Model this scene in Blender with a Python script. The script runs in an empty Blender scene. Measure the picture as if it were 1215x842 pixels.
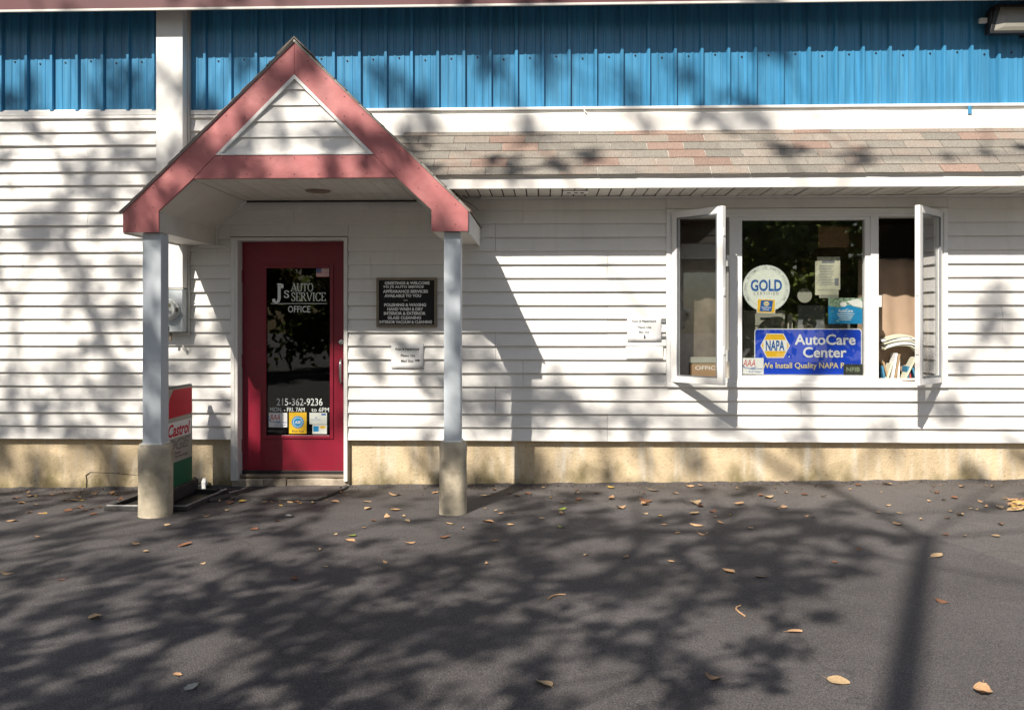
import bpy, math, random
import numpy as np
from mathutils import Vector, Matrix, noise as mnoise

R = math.radians
PI = math.pi
scene = bpy.context.scene
col = scene.collection
rng = random.Random(11)

# ---------------------------------------------------------------- camera, sky, sun, exposure
cam_d = bpy.data.cameras.new("camera")
cam = bpy.data.objects.new("camera", cam_d)
col.objects.link(cam)
cam.location = (0.0, -8.0, 1.40)
cam.rotation_euler = (R(90), 0, R(2.05))
cam_d.sensor_width = 36.0
cam_d.lens = 36.0 * 1090.0 / 1215.0
cam_d.shift_y = -36.0 / 1215.0
cam_d.clip_start = 0.1
cam_d.clip_end = 600
scene.camera = cam

SUN = Vector((0.19, 0.42, -0.407)).normalized()          # direction the light travels
world = bpy.data.worlds.new("World")
scene.world = world
world.use_nodes = True
wn = world.node_tree
bg = wn.nodes["Background"]
sky = wn.nodes.new("ShaderNodeTexSky")
sky.sky_type = 'NISHITA'
sky.sun_disc = False
sky.sun_elevation = math.asin(-SUN.z)
sky.sun_rotation = math.atan2(-SUN.x, -SUN.y)
sky.air_density = 1.0
sky.dust_density = 1.5
sky.ozone_density = 0.8
wn.links.new(sky.outputs[0], bg.inputs[0])
bg.inputs[1].default_value = 0.062

sun_d = bpy.data.lights.new("sun", 'SUN')
sun_d.energy = 5.0
sun_d.angle = R(0.53)
sun_d.color = (1.0, 0.93, 0.83)
sun = bpy.data.objects.new("sun", sun_d)
col.objects.link(sun)
sun.location = (-6, -12, 14)
sun.rotation_euler = SUN.to_track_quat('-Z', 'Y').to_euler()

scene.view_settings.view_transform = 'Standard'
scene.view_settings.look = 'None'
scene.view_settings.exposure = 0.55
scene.view_settings.gamma = 1.0
scene.cycles.max_bounces = 8
scene.cycles.transparent_max_bounces = 16

# ---------------------------------------------------------------- materials
def new_mat(name):
    m = bpy.data.materials.new(name)
    m.use_nodes = True
    nt = m.node_tree
    return m, nt, nt.nodes["Principled BSDF"]

def N(nt, t, **kw):
    n = nt.nodes.new(t)
    for k, v in kw.items():
        setattr(n, k, v)
    return n

def scaled(c, f):
    return tuple(min(1.0, x * f) for x in c[:3]) + (1.0,)

def mixrgb(nt, a, b, fac, mode='MIX'):
    n = N(nt, "ShaderNodeMix", data_type='RGBA', blend_type=mode)
    for sock, val in ((n.inputs[0], fac), (n.inputs[6], a), (n.inputs[7], b)):
        if hasattr(val, 'is_output'):
            nt.links.new(val, sock)
        else:
            sock.default_value = val if not isinstance(val, tuple) else (tuple(val[:3]) + (1.0,))
    return n.outputs[2]

def ramp(nt, src, p0, p1, c0=(0, 0, 0, 1), c1=(1, 1, 1, 1)):
    r = N(nt, "ShaderNodeValToRGB")
    r.color_ramp.elements[0].position = p0
    r.color_ramp.elements[1].position = p1
    r.color_ramp.elements[0].color = c0
    r.color_ramp.elements[1].color = c1
    nt.links.new(src, r.inputs[0])
    return r.outputs[0]

def noise(nt, scale, detail=4, stretch=(1, 1, 1), coord='Object', rough=0.55):
    tc = N(nt, "ShaderNodeTexCoord")
    mp = N(nt, "ShaderNodeMapping")
    mp.inputs['Scale'].default_value = stretch
    if coord == 'World':
        g = N(nt, "ShaderNodeNewGeometry")
        nt.links.new(g.outputs['Position'], mp.inputs[0])
    else:
        nt.links.new(tc.outputs[coord], mp.inputs[0])
    t = N(nt, "ShaderNodeTexNoise")
    t.inputs['Scale'].default_value = scale
    t.inputs['Detail'].default_value = detail
    t.inputs['Roughness'].default_value = rough
    nt.links.new(mp.outputs[0], t.inputs['Vector'])
    return t.outputs['Fac']

def add_bump(nt, b, src, strength, dist):
    n = N(nt, "ShaderNodeBump")
    n.inputs['Strength'].default_value = strength
    n.inputs['Distance'].default_value = dist
    nt.links.new(src, n.inputs['Height'])
    nt.links.new(n.outputs[0], b.inputs['Normal'])

def mat(name, c, rough=0.6, var=0.12, scale=6, stretch=(1, 1, 1), bump=0.0, bscale=80, bdist=0.002,
        rnd=0.0, metal=0.0, spec=0.5, coord='World', dirt=None, dirt_amt=0.4, dirt_scale=3.0, dirt_lo=0.5, dirt_hi=0.75):
    m, nt, b = new_mat(name)
    f = noise(nt, scale, 5, stretch, coord)
    out = mixrgb(nt, scaled(c, 1 - var), scaled(c, 1 + var), ramp(nt, f, 0.3, 0.7))
    if rnd:
        oi = N(nt, "ShaderNodeObjectInfo")
        mr = N(nt, "ShaderNodeMapRange")
        mr.inputs['To Min'].default_value = 1 - rnd
        mr.inputs['To Max'].default_value = 1 + rnd
        nt.links.new(oi.outputs['Random'], mr.inputs[0])
        out = mixrgb(nt, out, mr.outputs[0], 1.0, 'MULTIPLY')
    if dirt:
        d = noise(nt, dirt_scale, 6, stretch, coord)
        dm = ramp(nt, d, dirt_lo, dirt_hi, (0, 0, 0, 1), (dirt_amt,) * 3 + (1,))
        out = mixrgb(nt, out, dirt, dm)
    nt.links.new(out, b.inputs['Base Color'])
    b.inputs['Roughness'].default_value = rough
    b.inputs['Metallic'].default_value = metal
    b.inputs['Specular IOR Level'].default_value = spec
    if bump:
        add_bump(nt, b, noise(nt, bscale, 4, stretch, coord), bump, bdist)
    return m

def glass_mat(name, tint, refl=1.0, wav=0.0, f0=0.12):
    m, nt, b = new_mat(name)
    nt.nodes.remove(b)
    out = nt.nodes["Material Output"]
    tr = N(nt, "ShaderNodeBsdfTransparent")
    tr.inputs[0].default_value = tint + (1,)
    gl = N(nt, "ShaderNodeBsdfGlossy")
    gl.inputs['Roughness'].default_value = 0.01
    gl.inputs['Color'].default_value = (refl, refl, refl, 1)
    lw = N(nt, "ShaderNodeLayerWeight")
    lw.inputs[0].default_value = 0.5
    pw = N(nt, "ShaderNodeMath", operation='POWER')
    nt.links.new(lw.outputs['Facing'], pw.inputs[0])
    pw.inputs[1].default_value = 5
    ma = N(nt, "ShaderNodeMath", operation='MULTIPLY_ADD', use_clamp=True)
    nt.links.new(pw.outputs[0], ma.inputs[0])
    ma.inputs[1].default_value = 0.9
    ma.inputs[2].default_value = f0
    if wav:
        bn = N(nt, "ShaderNodeBump")
        bn.inputs['Strength'].default_value = wav
        bn.inputs['Distance'].default_value = 0.01
        nt.links.new(noise(nt, 1.2, 1, coord='World'), bn.inputs['Height'])
        nt.links.new(bn.outputs[0], gl.inputs['Normal'])
    mx = N(nt, "ShaderNodeMixShader")
    nt.links.new(ma.outputs[0], mx.inputs[0])
    nt.links.new(tr.outputs[0], mx.inputs[1])
    nt.links.new(gl.outputs[0], mx.inputs[2])
    nt.links.new(mx.outputs[0], out.inputs[0])
    return m

def siding_mat(name, c):
    m, nt, b = new_mat(name)
    f = noise(nt, 2.0, 5, (1, 1, 1), 'World')
    out = mixrgb(nt, scaled(c, 0.95), scaled(c, 1.03), ramp(nt, f, 0.35, 0.65))
    g = noise(nt, 5.0, 6, (2.2, 1, 14), 'World')                   # wood grain print
    out = mixrgb(nt, out, scaled(c, 0.86), ramp(nt, g, 0.52, 0.78, (0, 0, 0, 1), (0.5, 0.5, 0.5, 1)))
    s = noise(nt, 1.3, 7, (5, 1, 0.8), 'World')                     # weather streaks
    out = mixrgb(nt, out, (0.52, 0.49, 0.43), ramp(nt, s, 0.55, 0.82, (0, 0, 0, 1), (0.4, 0.4, 0.4, 1)))
    oi = N(nt, "ShaderNodeObjectInfo")
    mr = N(nt, "ShaderNodeMapRange")
    mr.inputs['To Min'].default_value = 0.975
    mr.inputs['To Max'].default_value = 1.02
    nt.links.new(oi.outputs['Random'], mr.inputs[0])
    out = mixrgb(nt, out, mr.outputs[0], 1.0, 'MULTIPLY')
    nt.links.new(out, b.inputs['Base Color'])
    b.inputs['Roughness'].default_value = 0.5
    b.inputs['Specular IOR Level'].default_value = 0.35
    bm = N(nt, "ShaderNodeBump")
    bm.inputs['Strength'].default_value = 0.25
    bm.inputs['Distance'].default_value = 0.004
    nt.links.new(noise(nt, 9, 4, (0.7, 1, 9), 'World'), bm.inputs['Height'])
    bw = N(nt, "ShaderNodeBump")                                    # long lazy waves of the vinyl
    bw.inputs['Strength'].default_value = 0.5
    bw.inputs['Distance'].default_value = 0.012
    nt.links.new(noise(nt, 1.7, 2, (0.8, 1, 3), 'World'), bw.inputs['Height'])
    nt.links.new(bm.outputs[0], bw.inputs['Normal'])
    nt.links.new(bw.outputs[0], b.inputs['Normal'])
    return m

def asphalt_mat(name, c, light):
    m, nt, b = new_mat(name)
    big = noise(nt, 0.55, 5, coord='World')
    out = mixrgb(nt, scaled(c, 0.72), scaled(c, 1.30), ramp(nt, big, 0.35, 0.66))
    oil = noise(nt, 0.9, 3, coord='World')
    out = mixrgb(nt, out, scaled(c, 0.5), ramp(nt, oil, 0.66, 0.74, (0, 0, 0, 1), (0.6, 0.6, 0.6, 1)))
    med = noise(nt, 4.5, 6, coord='World')
    out = mixrgb(nt, out, scaled(c, 1.5), ramp(nt, med, 0.5, 0.8, (0, 0, 0, 1), (0.4, 0.4, 0.4, 1)))
    g = N(nt, "ShaderNodeNewGeometry")
    vo = N(nt, "ShaderNodeTexVoronoi")
    vo.inputs['Scale'].default_value = 165
    nt.links.new(g.outputs['Position'], vo.inputs['Vector'])
    sep = N(nt, "ShaderNodeSeparateColor")
    nt.links.new(vo.outputs['Color'], sep.inputs[0])
    out = mixrgb(nt, out, light, ramp(nt, sep.outputs[0], 0.55, 1.0, (0, 0, 0, 1), (0.36, 0.36, 0.36, 1)))
    out = mixrgb(nt, out, scaled(c, 0.35), ramp(nt, vo.outputs['Distance'], 0.45, 0.75, (0, 0, 0, 1), (0.75,) * 3 + (1,)))
    # fine wandering cracks
    wob = noise(nt, 1.5, 3, coord='World')
    va = N(nt, "ShaderNodeVectorMath", operation='ADD')
    nt.links.new(g.outputs['Position'], va.inputs[0])
    cmb = N(nt, "ShaderNodeCombineXYZ")
    nt.links.new(wob, cmb.inputs[0])
    nt.links.new(wob, cmb.inputs[1])
    nt.links.new(cmb.outputs[0], va.inputs[1])
    ck = N(nt, "ShaderNodeTexVoronoi", feature='DISTANCE_TO_EDGE')
    ck.inputs['Scale'].default_value = 0.33
    nt.links.new(va.outputs[0], ck.inputs['Vector'])
    out = mixrgb(nt, out, scaled(c, 0.45), ramp(nt, ck.outputs['Distance'], 0.0, 0.0035, (0.5, 0.5, 0.5, 1), (0, 0, 0, 1)))
    nt.links.new(out, b.inputs['Base Color'])
    b.inputs['Roughness'].default_value = 0.72
    b.inputs['Specular IOR Level'].default_value = 0.4
    b1 = N(nt, "ShaderNodeBump", invert=True)
    b1.inputs['Strength'].default_value = 0.8
    b1.inputs['Distance'].default_value = 0.006
    nt.links.new(vo.outputs['Distance'], b1.inputs['Height'])
    b2 = N(nt, "ShaderNodeBump")
    b2.inputs['Strength'].default_value = 0.5
    b2.inputs['Distance'].default_value = 0.02
    nt.links.new(noise(nt, 9, 5, coord='World'), b2.inputs['Height'])
    nt.links.new(b1.outputs[0], b2.inputs['Normal'])
    nt.links.new(b2.outputs[0], b.inputs['Normal'])
    return m

def stucco_mat(name, c):
    m, nt, b = new_mat(name)
    f = noise(nt, 2.2, 6, coord='World')
    out = mixrgb(nt, scaled(c, 0.8), scaled(c, 1.12), ramp(nt, f, 0.3, 0.7))
    s = noise(nt, 26, 5, coord='World')
    out = mixrgb(nt, out, scaled(c, 0.62), ramp(nt, s, 0.55, 0.8, (0, 0, 0, 1), (0.7,) * 3 + (1,)))
    st = noise(nt, 2.0, 6, (5, 1, 0.7), 'World')
    out = mixrgb(nt, out, (0.68, 0.63, 0.53), ramp(nt, st, 0.50, 0.70, (0, 0, 0, 1), (0.7,) * 3 + (1,)))
    pt = noise(nt, 55, 2, coord='World')
    out = mixrgb(nt, out, scaled(c, 0.35), ramp(nt, pt, 0.64, 0.74, (0, 0, 0, 1), (0.6,) * 3 + (1,)))
    # mould stain creeping up from the ground
    g = N(nt, "ShaderNodeNewGeometry")
    sp = N(nt, "ShaderNodeSeparateXYZ")
    nt.links.new(g.outputs['Position'], sp.inputs[0])
    mo = noise(nt, 3.2, 6, (1.6, 1, 1), 'World')
    sub = N(nt, "ShaderNodeMath", operation='MULTIPLY_ADD')
    nt.links.new(sp.outputs[2], sub.inputs[0])
    sub.inputs[1].default_value = -1.1
    nt.links.new(mo, sub.inputs[2])
    out = mixrgb(nt, out, (0.17, 0.14, 0.06), ramp(nt, sub.outputs[0], 0.34, 0.60, (0, 0, 0, 1), (0.85,) * 3 + (1,)))
    nt.links.new(out, b.inputs['Base Color'])
    b.inputs['Roughness'].default_value = 0.9
    add_bump(nt, b, noise(nt, 60, 5, coord='World'), 0.8, 0.008)
    return m

def leaf_mat(name, c, trans=0.25, tscale=1.0):
    m, nt, b = new_mat(name)
    f = noise(nt, 18, 4)
    out = mixrgb(nt, scaled(c, 0.65), scaled(c, 1.25), ramp(nt, f, 0.3, 0.7))
    oi = N(nt, "ShaderNodeObjectInfo")
    mr = N(nt, "ShaderNodeMapRange")
    mr.inputs['To Min'].default_value = 0.75
    mr.inputs['To Max'].default_value = 1.25
    nt.links.new(oi.outputs['Random'], mr.inputs[0])
    out = mixrgb(nt, out, mr.outputs[0], 1.0, 'MULTIPLY')
    nt.links.new(out, b.inputs['Base Color'])
    b.inputs['Roughness'].default_value = 0.65
    if trans:
        tl = N(nt, "ShaderNodeBsdfTranslucent")
        tl.inputs[0].default_value = scaled(c, tscale)
        ms = N(nt, "ShaderNodeMixShader")
        ms.inputs[0].default_value = trans
        nt.links.new(b.outputs[0], ms.inputs[1])
        nt.links.new(tl.outputs[0], ms.inputs[2])
        nt.links.new(ms.outputs[0], nt.nodes["Material Output"].inputs[0])
    return m

WHITE = (0.80, 0.78, 0.74)
M = {}
M['siding'] = siding_mat('vinyl_siding', (0.79, 0.77, 0.735))
M['trim'] = mat('white_trim', (0.80, 0.79, 0.76), 0.45, 0.05, 3, dirt=(0.45, 0.4, 0.33), dirt_amt=0.3, dirt_scale=4, dirt_lo=0.55, dirt_hi=0.8)
M['frame'] = mat('window_vinyl', (0.82, 0.81, 0.79), 0.35, 0.03, 3, dirt=(0.5, 0.47, 0.4), dirt_amt=0.2, dirt_scale=6, dirt_lo=0.55, dirt_hi=0.8)
M['gutter'] = mat('white_aluminium', (0.80, 0.78, 0.74), 0.4, 0.05, 2, (0.3, 1, 3), dirt=(0.5, 0.42, 0.36), dirt_amt=0.35, dirt_scale=2.5)
M['soffit'] = mat('soffit_vinyl', (0.66, 0.63, 0.57), 0.55, 0.06, 4, rnd=0.04, dirt=(0.35, 0.3, 0.22), dirt_amt=0.3)
M['jamb'] = mat('door_jamb_paint', (0.74, 0.72, 0.68), 0.45, 0.05, 4)
M['red'] = mat('faded_red_paint', (0.45, 0.145, 0.145), 0.55, 0.10, 2.5, dirt=(0.55, 0.25, 0.23), dirt_amt=0.5, dirt_scale=4, bump=0.5, bscale=5, bdist=0.02)
M['darkred'] = mat('dark_red_fascia', (0.10, 0.024, 0.028), 0.5, 0.1, 3)
M['door'] = mat('burgundy_door_paint', (0.215, 0.010, 0.028), 0.32, 0.10, 3, dirt=(0.16, 0.02, 0.025), dirt_amt=0.5, dirt_scale=5)
M['blue'] = mat('blue_ribbed_steel', (0.046, 0.225, 0.41), 0.30, 0.26, 9, (3.5, 1, 0.15), rnd=0.05, spec=0.5,  # vertical streaks in the colour: faded paint plus painted-in sheen reflections
                dirt=(0.10, 0.30, 0.47), dirt_amt=0.55, dirt_scale=5)
M['stucco'] = stucco_mat('tan_stucco', (0.60, 0.475, 0.305))
M['concrete'] = mat('weathered_concrete', (0.52, 0.45, 0.335), 0.9, 0.25, 6, dirt=(0.20, 0.17, 0.11), dirt_amt=0.7, dirt_scale=9, bump=0.5, bscale=70, bdist=0.006)
M['step'] = mat('patched_step', (0.42, 0.35, 0.27), 0.9, 0.3, 7, rnd=0.2, dirt=(0.18, 0.14, 0.10), dirt_amt=0.8, dirt_scale=8, bump=0.8, bscale=35, bdist=0.01)
M['post'] = mat('bluish_white_post', (0.57, 0.62, 0.66), 0.5, 0.10, 4, (1, 1, 0.3), dirt=(0.45, 0.5, 0.54), dirt_amt=0.5, dirt_scale=7)
M['shingle'] = mat('tan_shingle', (0.255, 0.222, 0.187), 0.95, 0.34, 90, rnd=0.12, bump=0.9, bscale=160, bdist=0.004, dirt=(0.30, 0.20, 0.155), dirt_amt=0.6, dirt_scale=4.5)
M['shingle_red'] = mat('rusty_shingle', (0.265, 0.185, 0.148), 0.95, 0.34, 90, rnd=0.15, bump=0.9, bscale=160, bdist=0.004)
M['shingle_green'] = mat('grey_green_shingle', (0.228, 0.208, 0.178), 0.95, 0.34, 90, rnd=0.12, bump=0.9, bscale=160, bdist=0.004)
M['drip'] = mat('drip_edge', (0.62, 0.60, 0.55), 0.5, 0.1, 5)
M['asphalt'] = asphalt_mat('old_asphalt', (0.118, 0.108, 0.105), (0.32, 0.29, 0.27))
M['asphalt_new'] = asphalt_mat('dark_asphalt', (0.093, 0.087, 0.088), (0.29, 0.235, 0.215))
M['black'] = mat('black_plastic', (0.02, 0.02, 0.021), 0.45, 0.2, 8)
M['rubber'] = mat('black_rubber', (0.035, 0.034, 0.034), 0.6, 0.3, 12, dirt=(0.15, 0.13, 0.11), dirt_amt=0.4, dirt_scale=14)
M['grey_edge'] = mat('scuffed_grey_rail', (0.30, 0.29, 0.28), 0.55, 0.3, 14)
M['steel'] = mat('brushed_steel', (0.62, 0.61, 0.6), 0.3, 0.08, 20, metal=1.0)
M['meter'] = mat('meter_box_paint', (0.52, 0.57, 0.59), 0.45, 0.06, 4, dirt=(0.35, 0.36, 0.35), dirt_amt=0.4, dirt_scale=10)
M['dial'] = mat('meter_face', (0.66, 0.68, 0.66), 0.5, 0.05, 10)
M['lcd'] = mat('meter_display', (0.20, 0.19, 0.08), 0.25, 0.05, 10)
M['glass'] = glass_mat('window_glass', (0.93, 0.94, 0.93), 1.0, 0.08)
M['door_glass'] = glass_mat('tinted_door_glass', (0.30, 0.31, 0.30), 0.85, 0.08, 0.04)
M['clear'] = glass_mat('clear_dome', (0.96, 0.96, 0.96), 1.0, 0.0, 0.05)
M['lens'] = mat('floodlight_lens', (0.24, 0.225, 0.19), 0.18, 0.12, 3)
M['sign_frame'] = mat('bronze_sign_frame', (0.21, 0.165, 0.12), 0.45, 0.15, 9)
M['felt'] = mat('black_letter_felt', (0.012, 0.012, 0.012), 0.85, 0.2, 30, (1, 1, 20))
M['white_print'] = mat('white_print', (0.80, 0.80, 0.77), 0.5, 0.04, 20)
M['pale_print'] = mat('pale_green_print', (0.76, 0.81, 0.77), 0.5, 0.05, 20)
M['paper'] = mat('white_paper', (0.80, 0.80, 0.79), 0.7, 0.04, 6)
M['paper_old'] = mat('aged_paper', (0.55, 0.54, 0.42), 0.8, 0.10, 6, rnd=0.1)
M['ink'] = mat('black_ink', (0.03, 0.03, 0.035), 0.6, 0.1, 20)
M['grey_ink'] = mat('grey_ink', (0.20, 0.21, 0.23), 0.6, 0.1, 20)
M['napa_blue'] = mat('sign_blue', (0.010, 0.065, 0.58), 0.35, 0.05, 5)
M['gold_yellow'] = mat('sign_yellow', (0.80, 0.49, 0.03), 0.4, 0.05, 5)
M['pale_yellow'] = mat('pale_yellow_print', (0.80, 0.66, 0.30), 0.5, 0.05, 9)
M['badge_blue'] = mat('badge_blue', (0.02, 0.11, 0.38), 0.4, 0.05, 5)
M['seal_white'] = mat('seal_white', (0.72, 0.75, 0.68), 0.45, 0.03, 5)
M['seal_ring'] = mat('seal_ring', (0.45, 0.53, 0.56), 0.45, 0.05, 8)
M['sky_print'] = mat('brochure_blue', (0.02, 0.27, 0.55), 0.35, 0.1, 7)
M['photo_print'] = mat('brochure_picture', (0.25, 0.35, 0.25), 0.35, 0.8, 60)
M['red_print'] = mat('red_print', (0.55, 0.03, 0.03), 0.45, 0.05, 9)
M['castrol_red'] = mat('sign_red', (0.62, 0.012, 0.035), 0.6, 0.06, 5, spec=0.15)
M['castrol_green'] = mat('sign_green', (0.004, 0.14, 0.065), 0.6, 0.06, 5)
M['champagne'] = mat('champagne_panel', (0.42, 0.385, 0.32), 0.6, 0.08, 3, (1, 1, 0.4))
M['nfib'] = mat('dark_sticker', (0.045, 0.05, 0.035), 0.5, 0.1, 10)
M['olive_print'] = mat('olive_print', (0.28, 0.33, 0.22), 0.5, 0.1, 10)
M['flag_blue'] = mat('flag_blue', (0.05, 0.07, 0.25), 0.5, 0.1, 10)
M['wood_panel'] = mat('wood_veneer', (0.30, 0.19, 0.115), 0.5, 0.25, 3, (0.7, 1, 5))
M['wall_in'] = mat('office_paint', (0.45, 0.39, 0.31), 0.8, 0.1, 3)
M['floor_in'] = mat('office_carpet', (0.22, 0.19, 0.16), 0.95, 0.2, 30)
M['desk'] = mat('desk_laminate', (0.33, 0.28, 0.22), 0.45, 0.1, 6)
M['cloth'] = mat('brown_cloth', (0.36, 0.255, 0.175), 0.8, 0.12, 4)
M['cloth_dim'] = mat('dimmed_brown_cloth', (0.17, 0.14, 0.105), 0.8, 0.3, 7)  # brown cloth darkened in colour to mute the sunlit block behind the left pane
M['cardboard'] = mat('cardboard', (0.36, 0.25, 0.14), 0.8, 0.1, 8)
M['kraft'] = mat('kraft_sheet', (0.22, 0.12, 0.05), 0.7, 0.15, 5)
M['grey_plastic'] = mat('grey_plastic', (0.20, 0.21, 0.22), 0.5, 0.08, 8)
M['cream_plastic'] = mat('cream_plastic', (0.34, 0.34, 0.28), 0.5, 0.08, 8)
M['book_red'] = mat('book_red', (0.38, 0.06, 0.05), 0.5, 0.1, 8)
M['book_blue'] = mat('book_blue', (0.05, 0.20, 0.34), 0.5, 0.1, 8)
M['bark'] = mat('tree_bark', (0.13, 0.10, 0.075), 0.95, 0.35, 9, (1, 1, 0.25), bump=1.0, bscale=14, bdist=0.03, coord='Object')
M['foliage'] = leaf_mat('green_foliage', (0.085, 0.11, 0.03), 0.3)
M['foliage_gold'] = leaf_mat('turning_foliage', (0.17, 0.13, 0.03), 0.3)
M['foliage_dark'] = leaf_mat('backlit_foliage', (0.085, 0.11, 0.03), 0.55, 4.4)
M['foliage_warm'] = leaf_mat('backlit_gold_foliage', (0.15, 0.11, 0.03), 0.55, 3.2)
M['leaf_tan'] = leaf_mat('leaf_tan', (0.50, 0.30, 0.16), 0.0)
M['leaf_pale'] = leaf_mat('leaf_pale', (0.52, 0.36, 0.20), 0.0)
M['leaf_brown'] = leaf_mat('leaf_brown', (0.19, 0.085, 0.045), 0.0)
M['leaf_yellow'] = leaf_mat('leaf_yellow', (0.55, 0.36, 0.08), 0.0)
M['leaf_green'] = leaf_mat('leaf_green', (0.30, 0.38, 0.06), 0.0)
M['leaf_grey'] = leaf_mat('leaf_grey', (0.42, 0.42, 0.38), 0.0)
M['grit'] = mat('dark_grit', (0.10, 0.075, 0.055), 0.9, 0.6, 60)
M['twig'] = mat('dry_twig', (0.16, 0.12, 0.08), 0.9, 0.2, 20)
M['hole'] = mat('dark_void', (0.01, 0.009, 0.008), 0.9, 0.1, 5)
M['bulb'] = mat('recessed_lamp', (0.22, 0.13, 0.07), 0.4, 0.2, 10)

# ---------------------------------------------------------------- mesh helpers
WLOC = {}                                     # world position of every object built (nothing in the tree is rotated)

class MB:
    def __init__(s):
        s.v, s.f = [], []
    def add(s, vs, fs):
        o = len(s.v)
        s.v += [tuple(p) for p in vs]
        s.f += [tuple(i + o for i in f) for f in fs]
        return s
    def box(s, x0, x1, y0, y1, z0, z1):
        return s.add([(x0, y0, z0), (x1, y0, z0), (x1, y1, z0), (x0, y1, z0), (x0, y0, z1), (x1, y0, z1), (x1, y1, z1), (x0, y1, z1)],
                     [(0, 3, 2, 1), (4, 5, 6, 7), (0, 1, 5, 4), (1, 2, 6, 5), (2, 3, 7, 6), (3, 0, 4, 7)])
    def prism(s, poly, a0, a1, axis='y'):
        """poly of (p, q) counter-clockwise seen from the low side of the axis"""
        n = len(poly)
        def pt(p, a):
            if axis == 'y': return (p[0], a, p[1])
            if axis == 'x': return (a, p[0], p[1])
            return (p[0], p[1], a)
        vs = [pt(p, a0) for p in poly] + [pt(p, a1) for p in poly]
        area = sum(poly[i][0] * poly[(i + 1) % n][1] - poly[(i + 1) % n][0] * poly[i][1] for i in range(n))
        if axis == 'y':
            fl = area > 0
        else:
            fl = area < 0
        f0 = tuple(range(n)); f1 = tuple(range(2 * n - 1, n - 1, -1))
        sides = [(i, i + n, (i + 1) % n + n, (i + 1) % n) for i in range(n)]
        fs = [f0, f1] + sides
        if not fl:
            fs = [tuple(reversed(f)) for f in fs]
        return s.add(vs, fs)
    def obox(s, o, u, v, w):
        """oriented box: corner o and three edge vectors"""
        o, u, v, w = Vector(o), Vector(u), Vector(v), Vector(w)
        if u.cross(v).dot(w) < 0:
            u, v = v, u
        p = [o, o + u, o + u + v, o + v, o + w, o + u + w, o + u + v + w, o + v + w]
        return s.add(p, [(0, 3, 2, 1), (4, 5, 6, 7), (0, 1, 5, 4), (1, 2, 6, 5), (2, 3, 7, 6), (3, 0, 4, 7)])
    def tube(s, pts, rad, n=8, cap=True):
        pts = [Vector(p) for p in pts]
        if not isinstance(rad, (list, tuple)): rad = [rad] * len(pts)
        rings, prev = [], None
        for i, p in enumerate(pts):
            d = (pts[min(i + 1, len(pts) - 1)] - pts[max(i - 1, 0)])
            d = d.normalized() if d.length > 1e-9 else Vector((0, 0, 1))
            if prev is None:
                a = Vector((0, 0, 1)) if abs(d.z) < 0.9 else Vector((1, 0, 0))
                x = d.cross(a).normalized()
            else:
                x = (prev - d * prev.dot(d))
                x = x.normalized() if x.length > 1e-6 else d.orthogonal().normalized()
            prev = x
            y = d.cross(x)
            rings.append([p + (x * math.cos(2 * PI * k / n) + y * math.sin(2 * PI * k / n)) * rad[i] for k in range(n)])
        o = len(s.v)
        for r in rings: s.v += [tuple(q) for q in r]
        for i in range(len(rings) - 1):
            for k in range(n):
                a = o + i * n + k; b = o + i * n + (k + 1) % n
                s.f.append((a, b, b + n, a + n))
        if cap:
            s.f.append(tuple(o + k for k in reversed(range(n))))
            s.f.append(tuple(o + (len(rings) - 1) * n + k for k in range(n)))
        return s
    def disc(s, cx, cz, r, y, n=32, rx=None, plane='y'):
        rx = rx or r
        ps = [(cx + rx * math.cos(2 * PI * k / n), cz + r * math.sin(2 * PI * k / n)) for k in range(n)]
        return s.flat(ps, y, plane)
    def flat(s, ps, y, plane='y'):
        if plane == 'y': vs = [(p[0], y, p[1]) for p in ps]
        else: vs = [(y, p[0], p[1]) for p in ps]
        a = sum(ps[i][0] * ps[(i + 1) % len(ps)][1] - ps[(i + 1) % len(ps)][0] * ps[i][1] for i in range(len(ps)))
        f = tuple(range(len(ps)))
        return s.add(vs, [f if a > 0 else tuple(reversed(f))])
    def ring(s, cx, cz, r0, r1, y, n=48):
        o = len(s.v)
        for k in range(n):
            c, q = math.cos(2 * PI * k / n), math.sin(2 * PI * k / n)
            s.v += [(cx + r0 * c, y, cz + r0 * q), (cx + r1 * c, y, cz + r1 * q)]
        for k in range(n):
            a = o + 2 * k; b = o + 2 * ((k + 1) % n)
            s.f.append((a, a + 1, b + 1, b))
        return s
    def mesh(s, name, m, origin=(0, 0, 0), smooth=False):
        me = bpy.data.meshes.new(name)
        ox, oy, oz = origin
        me.from_pydata([(x - ox, y - oy, z - oz) for x, y, z in s.v], [], s.f)
        me.materials.append(m)
        if smooth:
            me.polygons.foreach_set('use_smooth', [True] * len(me.polygons))
        me.update()
        return me
    def build(s, name, m, parent=None, bev=0.0, smooth=False, origin=None):
        if origin is None:
            xs, ys, zs = zip(*s.v)
            origin = ((min(xs) + max(xs)) / 2, (min(ys) + max(ys)) / 2, min(zs))
        me = s.mesh(name, m, origin, smooth)
        return link(bpy.data.objects.new(name, me), origin, parent, bev)

def link(o, wloc, parent=None, bev=0.0):
    col.objects.link(o)
    WLOC[o.name] = Vector(wloc)
    if parent is not None:
        o.parent = parent
        o.location = Vector(wloc) - WLOC[parent.name]
    else:
        o.location = wloc
    if bev:
        b = o.modifiers.new("bevel", 'BEVEL')
        b.width = bev; b.segments = 2; b.limit_method = 'ANGLE'; b.angle_limit = R(40)
    return o

def tag(o, label=None, cat=None, group=None, kind=None):
    if label: o['label'] = label
    if cat: o['category'] = cat
    if group: o['group'] = group
    if kind: o['kind'] = kind
    return o

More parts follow.
